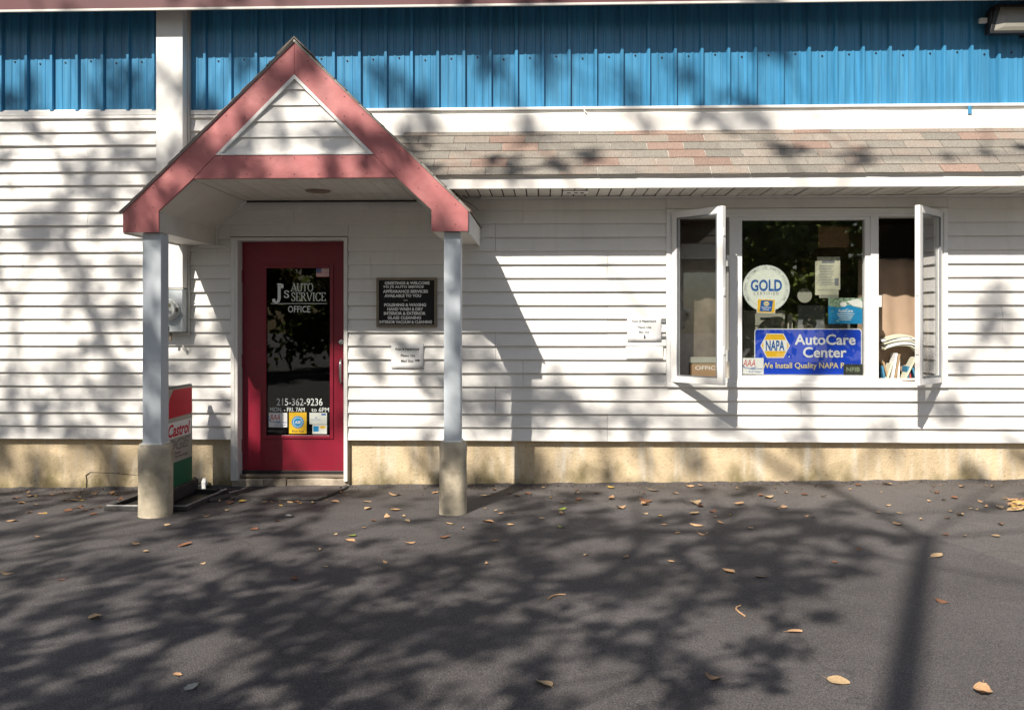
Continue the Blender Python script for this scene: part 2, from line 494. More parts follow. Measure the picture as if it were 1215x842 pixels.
def thing(name, loc, label, cat, group=None):
    o = bpy.data.objects.new(name, None)
    o.empty_display_size = 0.1
    link(o, loc)
    return tag(o, label, cat, group)

# ---- lettering: glyphs from the built-in font, fitted to a box
_tc = {}
def glyphs(text, bold=0.0, shear=0.0):
    key = (text, bold, shear)
    if key in _tc: return _tc[key]
    cu = bpy.data.curves.new("t", 'FONT')
    cu.body = text; cu.size = 1.0; cu.offset = bold; cu.shear = shear; cu.resolution_u = 3; cu.dimensions = '2D'; cu.fill_mode = 'FRONT'
    o = bpy.data.objects.new("t", cu)
    col.objects.link(o)
    dg = bpy.context.evaluated_depsgraph_get()
    me = bpy.data.meshes.new_from_object(o.evaluated_get(dg))
    vs = [(v.co.x, v.co.y) for v in me.vertices]
    fs = [tuple(p.vertices) for p in me.polygons]
    bpy.data.objects.remove(o); bpy.data.curves.remove(cu); bpy.data.meshes.remove(me)
    _tc[key] = (vs, fs)
    return vs, fs

def write(mb, text, x0, x1, z0, z1, y, bold=0.0, shear=0.0, plane='y'):
    vs, fs = glyphs(text, bold, shear)
    a0, a1 = min(v[0] for v in vs), max(v[0] for v in vs)
    b0, b1 = min(v[1] for v in vs), max(v[1] for v in vs)
    out = []
    for a, b in vs:
        p = x0 + (a - a0) / (a1 - a0) * (x1 - x0); q = z0 + (b - b0) / (b1 - b0) * (z1 - z0)
        out.append((p, y, q) if plane == 'y' else (y, p, q))
    return mb.add(out, fs)

# ---- serif capitals drawn with a broad nib, for the door
SER = {
 'J': (0.62, [[(0.42, 0.98), (0.42, 0.2), (0.36, 0.04), (0.24, -0.03), (0.1, 0.02), (0.08, 0.14)]], [(0.42, 1.0)]),
 'A': (0.86, [[(0.05, 0.0), (0.42, 1.0)], [(0.42, 1.0), (0.78, 0.0)], [(0.2, 0.34), (0.64, 0.34)]], [(0.06, 0), (0.78, 0)]),
 'U': (0.86, [[(0.14, 1.0), (0.14, 0.3), (0.24, 0.06), (0.42, 0.0), (0.6, 0.06), (0.7, 0.3), (0.7, 1.0)]], [(0.14, 1.0), (0.7, 1.0)]),
 'T': (0.76, [[(0.04, 0.97), (0.68, 0.97)], [(0.36, 0.97), (0.36, 0.0)], [(0.04, 0.97), (0.04, 0.8)], [(0.68, 0.97), (0.68, 0.8)]], [(0.36, 0)]),
 'O': (0.92, [[(0.44 + 0.36 * math.cos(t * PI / 8), 0.5 + 0.5 * math.sin(t * PI / 8)) for t in range(17)]], []),
 'S': (0.66, [[(0.54, 0.76), (0.5, 0.92), (0.32, 1.0), (0.13, 0.9), (0.1, 0.74), (0.2, 0.6), (0.42, 0.48), (0.54, 0.32), (0.52, 0.12), (0.32, 0.0), (0.12, 0.08), (0.06, 0.26)]], []),
 'E': (0.70, [[(0.16, 1.0), (0.16, 0.0)], [(0.16, 0.98), (0.6, 0.98)], [(0.16, 0.52), (0.46, 0.52)], [(0.16, 0.02), (0.62, 0.02)], [(0.6, 0.98), (0.6, 0.8)], [(0.62, 0.02), (0.62, 0.22)]], [(0.16, 1), (0.16, 0)]),
 'R': (0.82, [[(0.16, 1.0), (0.16, 0.0)], [(0.16, 0.98), (0.4, 0.98), (0.54, 0.88), (0.56, 0.72), (0.48, 0.56), (0.16, 0.5)], [(0.36, 0.5), (0.74, 0.0)]], [(0.16, 1), (0.16, 0), (0.72, 0)]),
 'V': (0.84, [[(0.06, 1.0), (0.42, 0.0)], [(0.42, 0.0), (0.76, 1.0)]], [(0.08, 1.0), (0.74, 1.0)]),
 'I': (0.38, [[(0.19, 1.0), (0.19, 0.0)]], [(0.19, 1), (0.19, 0)]),
 'C': (0.82, [[(0.72, 0.78), (0.6, 0.95), (0.44, 1.0), (0.2, 0.88), (0.08, 0.5), (0.2, 0.12), (0.44, 0.0), (0.62, 0.05), (0.74, 0.22)], [(0.72, 1.0), (0.72, 0.78)]], []),
 "'": (0.26, [[(0.12, 1.0), (0.08, 0.75)]], []),
}
def write_serif(mb, text, x0, x1, z0, z1, y, thick=0.15, thin=0.07):
    adv = sum(SER[c][0] for c in text)
    sx, sz = (x1 - x0) / adv, (z1 - z0)
    cx = 0.0
    k = 0
    for c in text:
        w, strokes, serifs = SER[c]
        for st in strokes:
            for (a, b) in zip(st[:-1], st[1:]):
                dx, dz = b[0] - a[0], b[1] - a[1]
                L = math.hypot(dx, dz) or 1e-6
                s_ = abs(dz / L)
                if c in 'AV' and dx * dz > 0: s_ *= 0.25
                h = (thin + (thick - thin) * s_) / 2
                nx, nz = -dz / L * h, dx / L * h
                ex, ez = dx / L * h * 0.3, dz / L * h * 0.3
                q = [(a[0] - ex - nx, a[1] - ez - nz), (b[0] + ex - nx, b[1] + ez - nz), (b[0] + ex + nx, b[1] + ez + nz), (a[0] - ex + nx, a[1] - ez + nz)]
                mb.flat([(x0 + (cx + p) * sx, z0 + r * sz) for p, r in q], y - 0.00003 * (k % 7))
                k += 1
        for (px, pz) in serifs:
            zz = (pz - 0.05, pz) if pz > 0.5 else (pz, pz + 0.05)
            mb.flat([(x0 + (cx + p) * sx, z0 + r * sz) for p, r in ((px - 0.15, zz[0]), (px + 0.15, zz[0]), (px + 0.15, zz[1]), (px - 0.15, zz[1]))], y - 0.00003 * (k % 7))
            k += 1
        cx += w
    return mb

def ground_z(x, y):
    return 0.0145 * x + 0.0015 + 0.012 * y

# ---------------------------------------------------------------- ground
g = MB()
xs = [-150, -40, -12, -6, -3, 0, 3, 6, 12, 40, 150]
ys = [-200, -60, -20, -8, -5, -3, -1.5, -0.5, 0.12]
for y in ys:
    for x in xs:
        g.v.append((x, y, 0.0145 * max(-12, min(12, x)) + 0.0015 + 0.012 * max(-12, y)))
for j in range(len(ys) - 1):
    for i in range(len(xs) - 1):
        a = j * len(xs) + i
        g.f.append((a, a + 1, a + 1 + len(xs), a + len(xs)))
tag(g.build('ground', M['asphalt'], origin=(0, 0, 0)), 'grey asphalt of the yard in front of the shop', kind='structure')

# newer, darker paving laid over the old, with a crooked edge
edge = [(-12, -0.10), (-4.6, -0.13), (-2.9, -0.11), (-1.0, -0.16), (0.30, -0.54), (0.56, -1.03), (1.3, -0.98), (2.14, -1.02), (2.58, -2.09), (2.89, -3.07), (3.6, -5.4), (4.4, -8.0)]
d = MB()
n = len(edge)
for (x, y) in edge: d.v.append((x, y, ground_z(x, y) + 0.004))
for (x, y) in edge: d.v.append((x - 0.1, -12, ground_z(max(-12, x - 0.1), -12) + 0.004))
for i in range(n - 1):
    d.f.append((i, i + n, i + 1 + n, i + 1))
tag(d.build('driveway', M['asphalt_new'], origin=(0, 0, 0)), 'darker newer asphalt of the drive', kind='structure')

# ---------------------------------------------------------------- the shop building
shop = thing('auto_shop', (0, 0, 0), 'auto service shop with white lap siding, blue ribbed steel band and red gabled porch', 'building')

XL, XR = -6.2, 6.0
w = MB()
w.box(XL, -2.755, 0.04, 0.16, 0.36, 4.3); w.box(-2.755, -1.725, 0.04, 0.16, 2.165, 4.3)
w.box(-1.725, 1.07, 0.04, 0.16, 0.36, 4.3); w.box(1.07, 3.42, 0.04, 0.16, 0.36, 0.88)
w.box(1.07, 3.42, 0.04, 0.16, 2.39, 4.3); w.box(3.42, XR, 0.04, 0.16, 0.36, 4.3)
wall = w.build('wall', M['wall_in'], shop)

H = 0.1178
Z0 = 0.390
def plank(x0, x1, k, zc0=None, zc1=None):
    zb, zt = Z0 + k * H, Z0 + (k + 1) * H + 0.004
    lo, hi = max(zb, zc0 or zb), min(zt, zc1 or zt)
    if hi - lo < 0.008 or x1 - x0 < 0.01: return
    yf = lambda z: -0.030 + 0.025 * (z - zb) / H
    if lo == zb:
        sec = [(yf(lo) + 0.002, lo), (yf(lo), lo + 0.003), (yf(hi), hi), (0.035, hi), (0.035, lo)]
    else:
        sec = [(yf(lo), lo), (yf(hi), hi), (0.035, hi), (0.035, lo)]
    m = MB()
    ns = max(1, int((x1 - x0) / 0.35))
    nk = len(sec)
    pr = 0.0016 * (len(wall.children) % 2)                    # laps: every second length sits a little proud
    for i in range(ns + 1):
        x = x0 + (x1 - x0) * i / ns
        dz = 0.0030 * mnoise.noise(Vector((x * 0.55, k * 3.7, 1.0))) + 0.0015 * mnoise.noise(Vector((x * 1.7, k * 1.3, 4.0)))
        dy = 0.0035 * mnoise.noise(Vector((x * 0.9, k * 2.1, 8.0))) - pr
        m.v += [(x, y + (dy if j < nk - 2 else 0), z + (dz if j < nk - 2 else 0)) for j, (y, z) in enumerate(sec)]
    for i in range(ns):
        for j in range(nk):
            p_ = i * nk + j; q_ = i * nk + (j + 1) % nk
            m.f.append((p_, p_ + nk, q_ + nk, q_))
    m.f += [tuple(range(nk)), tuple(reversed(range(ns * nk, ns * nk + nk)))]
    m.build('siding_plank', M['siding'], wall)

def course(x0, x1, k, joints, **kw):
    cuts = [x0] + [j for j in joints if x0 + 0.08 < j < x1 - 0.08] + [x1]
    for a, b in zip(cuts[:-1], cuts[1:]):
        plank(a + (0.0012 if a != x0 else 0), b - (0.0012 if b != x1 else 0), k, **kw)

JL = [-4.04, -5.3, -4.62, -5.75]
JR = [(-1.52, 0.54), (-0.43, 2.2), (-0.19, 4.2), (-0.43, 4.6), (0.54, 3.9), (-1.1, 4.4)]
for k in range(25):
    zb, zt = Z0 + k * H, Z0 + (k + 1) * H
    course(XL, -3.372, k, [JL[(k * 3 + k // 4) % 4]], zc1=3.298)
    if zb < 1.30: course(-3.370, -3.119, k, [], zc1=1.304)
    # between the pilaster and the door, and above the porch
    if zt <= 2.17: course(-3.117, -2.76, k, [])
    elif zb < 2.17: course(-3.117, -2.76, k, []); course(-2.757, -1.723, k, [], zc0=2.172)
    elif zt < 2.62: course(-3.117, -1.0, k, [-1.52 if k % 2 else -2.2], zc1=3.24)
    else: course(-3.117, -1.0, k, [-2.1], zc1=3.24)
    if zt <= 2.17 or zb < 2.17:
        js = JR[(k // 2) % 6]
        if zt < 0.87 or zb > 2.405: course(-1.72, XR, k, js)
        elif zb < 0.87:
            course(-1.72, 1.045, k, js); course(3.441, XR, k, js); plank(1.048, 3.438, k, zc1=0.858)
        else:
            course(-1.72, 1.045, k, js); course(3.441, XR, k, js)
    elif zb < 2.50:
        js = JR[(k // 2) % 6]
        if zt < 2.40:
            course(-0.998, 1.045, k, js); course(3.441, XR, k, js)
        elif zb < 2.40:
            course(-0.998, 1.045, k, js, zc1=2.52); course(3.441, XR, k, js, zc1=2.52); plank(1.048, 3.438, k, zc0=2.402, zc1=2.52)
        else:
            course(-0.998, XR, k, js, zc1=2.52)

f = MB().box(XL, -2.757, 0.03, 0.155, -0.5, 0.392)
f.build('foundation', M['stucco'], shop, bev=0.006)
f = MB().box(-1.722, XR, 0.03, 0.155, -0.5, 0.392)
f.build('foundation', M['stucco'], shop, bev=0.006)
# broken skim coat along the base by the left pier
pc = MB().prism([(-4.07, -0.12), (-2.95, -0.12), (-2.95, 0.04), (-3.22, 0.075), (-3.5, 0.05), (-3.78, 0.075), (-4.02, 0.085), (-4.06, 0.05)], 0.026, 0.031)
pc.build('stucco_patch', M['stucco'], shop, bev=0.003)
st = MB().tube([(-4.075, 0.029, -0.08), (-4.07, 0.029, 0.02), (-4.078, 0.029, 0.06), (-4.04, 0.029, 0.088), (-3.9, 0.029, 0.083), (-3.74, 0.029, 0.076), (-3.6, 0.029, 0.06), (-3.45, 0.029, 0.052), (-3.3, 0.029, 0.07)], [0.007, 0.006, 0.006, 0.003, 0.002, 0.003, 0.0018, 0.0015, 0.001], 5)
st.build('crack', M['hole'], shop)
jt = MB().box(-1.73, -1.717, -0.001, 0.06, -0.05, 0.385)
jt.build('wall_joint', M['concrete'], shop)

# blue ribbed steel
P0 = -0.932
ZB, ZT = 3.287, 4.25
def panel(x0, x1):
    ribs = []
    k0 = math.floor((x0 - P0) / 0.2286) - 1
    k = k0
    prof = [(x0, -0.004)]
    pts = []
    while P0 + 0.2286 * k < x1 + 0.3:
        c = P0 + 0.2286 * k
        pts += [(c - 0.022, -0.004), (c - 0.010, -0.036), (c + 0.011, -0.036), (c + 0.017, -0.004)]
        for off in (0.078, 0.152):
            pts += [(c + off - 0.013, -0.004), (c + off - 0.007, -0.0085), (c + off + 0.007, -0.0085), (c + off + 0.013, -0.004)]
        k += 1
    prof += [p for p in pts if x0 + 0.001 < p[0] < x1 - 0.001] + [(x1, -0.004)]
    m = MB()
    for (x, y) in prof: m.v += [(x, y, ZB), (x, y, ZT)]
    nb = len(prof)
    for (x, y) in prof: m.v += [(x, y + 0.003, ZB), (x, y + 0.003, ZT)]
    for i in range(nb - 1):
        a = 2 * i; b = a + 2 * nb
        m.f += [(a, a + 2, a + 3, a + 1), (b, b + 1, b + 3, b + 2), (a, b, b + 2, a + 2)]
    p = m.build('metal_panel', M['blue'], shop)
    s = MB()
    kk = k0
    while P0 + 0.2286 * kk < x1:
        for off, zz in ((0.115, 3.72), (0.115, 3.47)):
            x = P0 + 0.2286 * kk + off
            if x0 + 0.02 < x < x1 - 0.02 and (zz > 3.6 or kk % 4 == 9):
                z = zz + 0.012 * math.sin(kk * 2.1)
                s.tube([(x, -0.002, z), (x, -0.008, z)], 0.0085, 8)
                s.tube([(x, -0.008, z), (x, -0.014, z)], 0.005, 6)
        kk += 1
    if s.v: tag(s.build('screws', M['darkscrew'] if 'darkscrew' in M else M['black'], p), kind='stuff')
xb = [XL]
x = P0 - 0.2286 * 22 + 0.04
while x < -3.372 - 0.1:
    if x > XL + 0.1: xb.append(x)
    x += 0.9144
xb.append(-3.372)
for a, b in zip(xb[:-1], xb[1:]): panel(a, b)
xb = [-3.117]
x = P0 - 0.2286 * 9 + 0.04
while x < XR - 0.1:
    if x > -3.0: xb.append(x)
    x += 0.9144
xb.append(XR)
for a, b in zip(xb[:-1], xb[1:]): panel(a, b)

# upper eave
u = MB().box(XL, XR, -0.32, -0.30, 4.083, 4.6)
u.build('upper_fascia', M['darkred'], shop, bev=0.003)
u = MB().box(XL, XR, -0.33, -0.31, 4.062, 4.082)
u.build('fascia_trim', M['drip'], shop, bev=0.003)
u = MB().box(XL, XR, -0.30, 0.04, 4.20, 4.24)
u.build('upper_soffit', M['darkred'], shop)
u = MB().prism([(-0.36, 4.6), (-0.36, 4.63), (5.0, 5.6), (5.0, 5.57)], XL, XR, 'x')
u.build('main_roof', M['shingle'], shop)
u = MB(); u.box(XL, XL + 0.1, 0.16, 5.0, -0.3, 4.25); u.box(XR - 0.1, XR, 0.16, 5.0, -0.3, 4.25); u.box(XL, XR, 5.0, 5.1, -0.3, 5.5)
u.build('outer_wall', M['siding'], shop)

# white strips beneath the blue
t = MB().box(XL, -3.372, -0.030, -0.004, 3.245, 3.285)
t.build('bottom_trim', M['trim'], shop, bev=0.002)
t = MB().box(-3.117, -1.6, -0.026, -0.004, 3.245, 3.285)
t.build('bottom_trim', M['trim'], shop, bev=0.002)
t = MB()
nseg = 60
for i in range(nseg):
    xa = -1.6 + (XR + 1.6) * i / nseg; xb_ = -1.6 + (XR + 1.6) * (i + 1) / nseg
    wa = 0.004 * math.sin(xa * 3.1) + 0.003 * math.sin(xa * 7.7); wb = 0.004 * math.sin(xb_ * 3.1) + 0.003 * math.sin(xb_ * 7.7)
    sec = lambda w_: [(-0.012, 3.258), (-0.012, 3.238 + w_), (-0.036, 3.222 + w_), (-0.036, 3.03), (-0.02, 3.03), (-0.004, 3.258)]
    A, B = sec(wa), sec(wb)
    o = len(t.v)
    t.v += [(xa, y, z) for y, z in A] + [(xb_, y, z) for y, z in B]
    for j in range(6):
        t.f.append((o + j, o + j + 6, o + (j + 1) % 6 + 6, o + (j + 1) % 6))
t.build('flashing_band', M['gutter'], shop)
t = MB()
for a, b in ((-1.6, 0.335), (0.345, 2.9), (2.9, XR)):
    t.box(a, b, -0.042, -0.004, 3.262, 3.284)
t.build('flashing_lip', M['trim'], shop, bev=0.003)
c = MB().tube([(0.34, -0.045, 3.285), (0.34, -0.05, 3.25), (0.352, -0.05, 3.232), (0.362, -0.05, 3.235)], 0.006, 6)
c.build('hook', M['trim'], shop)
c = MB().box(3.60, 3.632, -0.048, -0.038, 3.19, 3.262)
c.build('drip_tab', M['blue'], shop, bev=0.003)

# pilaster boxing at the left of the porch
p = MB().box(-3.37, -3.135, -0.15, 0.03, 1.718, 4.20)
p.build('pilaster', M['trim'], shop, bev=0.004)
p = MB(); p.box(-3.134, -3.119, -0.055, 0.03, 1.335, 4.20); p.box(-3.37, -3.119, -0.055, 0.03, 1.305, 1.333)
p.build('pilaster_trim', M['drip'], shop, bev=0.003)

# ---------------------------------------------------------------- shed roof over the window
sl = Vector((0, 0.52, 0.445)); L = sl.length; sd = sl.normalized(); sn = Vector((0, -sd.z, sd.y))
base0 = Vector((0, -0.565, 2.61))
deck = MB().obox(base0 + Vector((-1.35, 0, 0)) + sn * -0.03, (XR + 1.35, 0, 0), sd * (L + 0.05), sn * 0.028)
shed = deck.build('shed_roof', M['drip'], shop)
def shingle_mesh(wd, dirx, dirs, nrm, name, m, seed):
    """one tab: width along dirx, 0.15 up the slope, slightly ragged lower edge"""
    q = random.Random(seed)
    b = MB()
    ww = wd - 0.004
    e = [0.0025 * q.uniform(-1, 1) for _ in range(4)]
    lo = [dirx * (ww * i / 3 - ww / 2) + dirs * e[i] for i in range(4)]
    up = [dirx * (ww * i / 3 - ww / 2) + dirs * 0.15 for i in range(4)]
    b.v = [tuple(p + nrm * 0.0) for p in lo] + [tuple(p + nrm * 0.009) for p in lo] + [tuple(p + nrm * 0.001) for p in up]
    for i in range(3):
        b.f += [(i, i + 1, i + 5, i + 4), (i + 4, i + 5, i + 9, i + 8)]
    b.f += [(0, 4, 8), (3, 11, 7), (8, 11, 3, 0)]
    return b.mesh(name, m)
XD = Vector((1, 0, 0))
smesh = {c: [shingle_mesh(0.305, XD, sd, sn, 'shingle', M[c], s) for s in range(5)] for c in ('shingle', 'shingle_red', 'shingle_green')}
sr = random.Random(5)
for row in range(6):
    off = (0.152 if row % 2 else 0.0) + 0.03 * math.sin(row * 1.7)
    x = -1.25 + off
    i = 0
    while x < 5.85:
        r_ = sr.random()
        c = 'shingle_red' if r_ < 0.13 else ('shingle_green' if r_ < 0.5 else 'shingle')
        me = smesh[c][sr.randrange(5)]
        pos = base0 + Vector((x, 0, 0)) + sd * (row * 0.1285 - 0.008) + sn * (0.002 + 0.0012 * sr.random())
        link(bpy.data.objects.new('shingle', me), pos, shed)
        x += 0.305 + 0.002 * sr.uniform(-1, 1)
        i += 1
ft = MB().box(-0.95, XR, -0.545, -0.525, 2.503, 2.592)
ft.build('eave_fascia', M['gutter'], shed, bev=0.003)
ft = MB().box(-0.95, XR, -0.523, -0.50, 2.53, 2.60)
ft.build('sub_fascia', M['hole'], shed)
x = -0.86
i = 0
while x < XR - 0.1:
    s = MB().box(x + 0.010, x + 0.1, -0.524, -0.022, 2.507 + 0.0015 * (i % 3), 2.515)
    s.build('soffit_panel', M['soffit'], shed, bev=0.002)
    x += 0.1; i += 1
s = MB().box(-0.86, XR, -0.50, 0.0, 2.5165, 2.522); s.build('soffit_backing', M['hole'], shed)
s = MB().box(-0.56, XR, -0.045, -0.0215, 2.492, 2.506); s.build('soffit_trim', M['trim'], shed, bev=0.002)
# little junction plate with two holes under the eave
s = MB().box(0.15, 0.36, -0.40, -0.24, 2.498, 2.506); bp = s.build('bracket_plate', M['trim'], shed, bev=0.003)
s = MB()
for px in (0.20, 0.26, 0.31):
    s.tube([(px, -0.32, 2.4985), (px, -0.32, 2.495)], 0.018, 8)
s.build('hole', M['hole'], bp)

# ---------------------------------------------------------------- gabled porch
CX = -1.865
YF = -1.2
def rz(dx):                    # roof top over half-width
    return 3.515 - 0.972 * abs(dx)
deckm = MB()
for sg in (-1, 1):
    top = [(CX, 3.497), (CX + sg * 1.30, 3.497 - 0.972 * 1.30)]
    ang = math.atan(0.972)
    nx, nz = sg * math.sin(ang) * 0.035, math.cos(ang) * 0.035
    poly = [top[0], top[1], (top[1][0], top[1][1] - 0.05), (CX, 3.447)]
    deckm.prism(poly, YF + 0.001, 0.03)
porch = deckm.build('entrance_porch', M['drip'], shop)
def local(pts): return [(CX + a, b) for a, b in pts]
for sg in (-1, 1):
    pts = [(sg * 1.298, 2.243), (0 if sg < 0 else 0.0012, 3.502), (0 if sg < 0 else 0.0012, 3.262), (sg * 0.595, 2.664), (sg * 0.765, 2.49), (sg * 1.025, 2.25), (sg * 1.025, 2.09), (sg * 1.298, 2.09)]
    m = MB().prism(local(pts), YF - 0.02, YF)
    m.build('rake_board', M['red'], porch, bev=0.002)
m = MB().prism(local([(-0.593, 2.664), (0.593, 2.664), (0.763, 2.49), (-0.763, 2.49)]), YF - 0.0175, YF)
m.build('tie_beam', M['red'], porch, bev=0.002)
nh = MB()
for sg in (-1, 1):
    for i in range(9):
        a = 0.10 + i * 0.138
        for off in (0.03, 0.135):
            nh.tube([(CX + sg * a, YF - 0.019, 3.50 - 0.972 * a - off * 1.39), (CX + sg * a, YF - 0.0225, 3.50 - 0.972 * a - off * 1.39)], 0.004, 6)
for i in range(7):
    for zz in (2.52, 2.64):
        nh.tube([(CX - 0.54 + 0.18 * i, YF - 0.017, zz), (CX - 0.54 + 0.18 * i, YF - 0.020, zz)], 0.004, 6)
tag(nh.build('nail_heads', M['darkred'], porch), kind='stuff')
# gable siding pieces and trim
apex, bz = 3.262, 2.664
zc = bz + 0.03
sl_ = 0.595 / (apex - bz)
hh = [2.672, 2.80, 2.918, 3.036, 3.154, 3.23]
for a, b in zip(hh[:-1], hh[1:]):
    xa, xb_ = (apex - a) * sl_ - 0.018, (apex - b) * sl_ - 0.018
    m = MB()
    y0, y1 = YF - 0.008, YF + 0.006
    m.v = [(CX - xa, y0, a), (CX + xa, y0, a), (CX + xb_, y1, b), (CX - xb_, y1, b), (CX - xa, YF + 0.02, a), (CX + xa, YF + 0.02, a), (CX + xb_, YF + 0.02, b), (CX - xb_, YF + 0.02, b)]
    m.f = [(0, 1, 2, 3), (0, 4, 5, 1), (1, 5, 6, 2), (2, 6, 7, 3), (3, 7, 4, 0), (4, 7, 6, 5)]
    m.build('siding_plank', M['siding'], porch)
for sg in (-1, 1):
    m = MB().prism(local([(0, apex), (sg * 0.595, bz), (sg * (0.595 - 0.033), bz), (0, apex - 0.033)]), YF - 0.026, YF)
    m.build('gable_trim', M['trim'], porch, bev=0.002)
    m = MB().prism(local([(0, 3.503), (sg * 1.31, 2.232), (sg * 1.31, 2.25), (0, 3.521)]), YF - 0.03, YF + 0.03)
    m.build('drip_edge', M['drip'], porch)
m = MB().prism(local([(-0.595, bz), (0.595, bz), (0.583, bz + 0.012), (-0.583, bz + 0.012)]), YF - 0.024, YF)
m.build('gable_trim', M['trim'], porch)
# shingles on both slopes
ang = math.atan(0.972)
for sg in (-1, 1):
    up = Vector((-sg * math.cos(ang), 0, math.sin(ang))); nr = Vector((sg * math.sin(ang), 0, math.cos(ang)))
    yd = Vector((0, sg, 0))
    pm = {c: [shingle_mesh(0.305, yd, up, nr, 'shingle', M[c], s) for s in range(3)] for c in ('shingle', 'shingle_red', 'shingle_green')}
    e0 = Vector((CX + sg * 1.315, 0, 3.505 - 0.972 * 1.315 + 0.008))
    for row in range(14):
        for q in range(5):
            y = -1.09 + (0.15 if row % 2 else 0.0) + q * 0.305
            if y > 0.05: continue
            c = sr.choice(['shingle', 'shingle', 'shingle_green', 'shingle_red'])
            pos = e0 + up * (row * 0.129) + Vector((0, y, 0)) + nr * 0.003 * sr.random()
            link(bpy.data.objects.new('shingle', pm[c][sr.randrange(3)]), pos, porch)
        if row % 2:
            half = shingle_mesh(0.15, yd, up, nr, 'shingle', M['shingle_green'], 40 + row)
            link(bpy.data.objects.new('shingle', half), e0 + up * (row * 0.129) + Vector((0, -1.168, 0)), porch)
m = MB().prism(local([(0, 3.53), (0.13, 3.41), (0.13, 3.42), (0, 3.545), (-0.13, 3.42), (-0.13, 3.41)]), YF - 0.03, 0.0)
m.build('ridge_cap', M['shingle'], porch)
# ceiling boards, sloped inner faces, eave boxes
x = CX - 0.765
i = 0
while x < CX + 0.76:
    m = MB().box(x + 0.003, min(x + 0.1, CX + 0.77), YF + 0.001, -0.022, 2.484 + 0.001 * (i % 2), 2.493)
    m.build('ceiling_board', M['soffit'], porch, bev=0.002)
    x += 0.1; i += 1
m = MB().box(CX - 0.77, CX + 0.77, YF + 0.01, -0.01, 2.4945, 2.50); m.build('ceiling_backing', M['hole'], porch)
for sg in (-1, 1):
    m = MB().prism(local([(sg * 0.765, 2.482), (sg * 1.025, 2.247), (sg * 1.025, 2.093), (sg * 1.29, 2.093), (sg * 1.29, 2.20), (sg * 1.04, 2.262), (sg * 0.775, 2.50)]), YF + 0.001, -0.02)
    m.build('eave_box', M['soffit'], porch, bev=0.002)
    m = MB().prism(local([(sg * 0.745, 2.482), (sg * 1.005, 2.247), (sg * 1.005, 2.085), (sg * 1.022, 2.085), (sg * 1.022, 2.252), (sg * 0.762, 2.483)]), -0.045, -0.021)
    m.build('eave_molding', M['trim'], porch)
    m = MB().box(min(CX + sg * 1.292, CX + sg * 1.305), max(CX + sg * 1.292, CX + sg * 1.305), YF, -0.02, 2.08, 2.235)
    m.build('side_fascia', M['trim'], porch)
m = MB().box(CX - 0.745, CX + 0.745, -0.045, -0.021, 2.47, 2.483); m.build('ceiling_molding', M['black'], porch)
m = MB().tube([(-2.79, -0.05, 2.085), (-3.02, -0.05, 2.083), (-3.04, -0.05, 2.07)], 0.012, 6); m.build('eave_pipe', M['jamb'], porch)
m = MB().tube([(-1.837, -0.62, 2.4835), (-1.837, -0.62, 2.474)], [0.105, 0.095], 28); lt = m.build('recessed_light', M['sign_frame'], porch)
m = MB().tube([(-1.837, -0.62, 2.4735), (-1.837, -0.62, 2.472)], 0.07, 24); m.build('lamp', M['bulb'], lt)
# posts on round concrete piers
for (px, r_, zt, hw) in ((-2.967, 0.126, 0.494, 0.072), (-0.691, 0.104, 0.524, 0.063)):
    m = MB().box(px - hw, px + hw, -1.165, -1.165 + 2 * hw, zt, 2.09)
    po = m.build('post', M['post'], porch, bev=0.006)
    m = MB().box(px - hw - 0.008, px + hw + 0.008, -1.173, -1.157 + 2 * hw, zt, zt + 0.012); m.build('post_shoe', M['trim'], po)
    m = MB()
    rings, nn = 16, 28
    q = random.Random(int(px * 100))
    for j in range(rings + 1):
        z = ground_z(px, -1.1) - 0.12 + (zt - ground_z(px, -1.1) + 0.12) * j / rings
        for k in range(nn):
            a = 2 * PI * k / nn
            rr = r_ + 0.004 * mnoise.noise(Vector((math.cos(a) * 2, math.sin(a) * 2, z * 6 + px))) + 0.0015 * mnoise.noise(Vector((math.cos(a) * 6, math.sin(a) * 6, z * 25)))
            if j == rings: rr -= 0.008
            m.v.append((px + rr * math.cos(a), -1.165 + hw + rr * math.sin(a), z))
    for j in range(rings):
        for k in range(nn):
            a = j * nn + k; b = j * nn + (k + 1) % nn
            m.f.append((a, b, b + nn, a + nn))
    m.f.append(tuple(rings * nn + k for k in range(nn)))
    m.build('pier', M['concrete'], porch, smooth=True)

# ---------------------------------------------------------------- door
DY = 0.09
dj = MB(); dj.box(-2.757, -2.694, -0.034, 0.16, 0.03, 2.165); dj.box(-1.757, -1.724, -0.034, 0.16, 0.03, 2.165); dj.box(-2.694, -1.757, -0.034, 0.16, 2.135, 2.165)
djo = dj.build('door_frame', M['jamb'], shop, bev=0.003)
m = MB().box(-2.735, -2.722, -0.038, -0.0345, 0.1, 2.14); m.build('bead', M['trim'], djo)
m = MB()
m.box(-2.69, -2.50, DY, 0.135, 0.078, 2.132); m.box(-1.88, -1.76, DY, 0.135, 0.078, 2.132)
m.box(-2.50, -1.88, DY, 0.135, 0.078, 0.395); m.box(-2.50, -1.88, DY, 0.135, 1.925, 2.132)
door = m.build('door', M['door'], shop)
m = MB()
for (a, b, c, e) in ((-2.505, -2.474, 0.39, 1.93), (-1.906, -1.875, 0.39, 1.93)):
    m.prism([(a, DY - 0.002), (a, DY - 0.012), (b, DY - 0.006), (b, DY - 0.002)] if a < -2 else [(a, DY - 0.002), (a, DY - 0.006), (b, DY - 0.012), (b, DY - 0.002)], c, e, 'z')
m.box(-2.474, -1.906, DY - 0.011, DY - 0.001, 0.39, 0.419); m.box(-2.474, -1.906, DY - 0.011, DY - 0.001, 1.901, 1.93)
m.build('glass_molding', M['door'], door, bev=0.003)
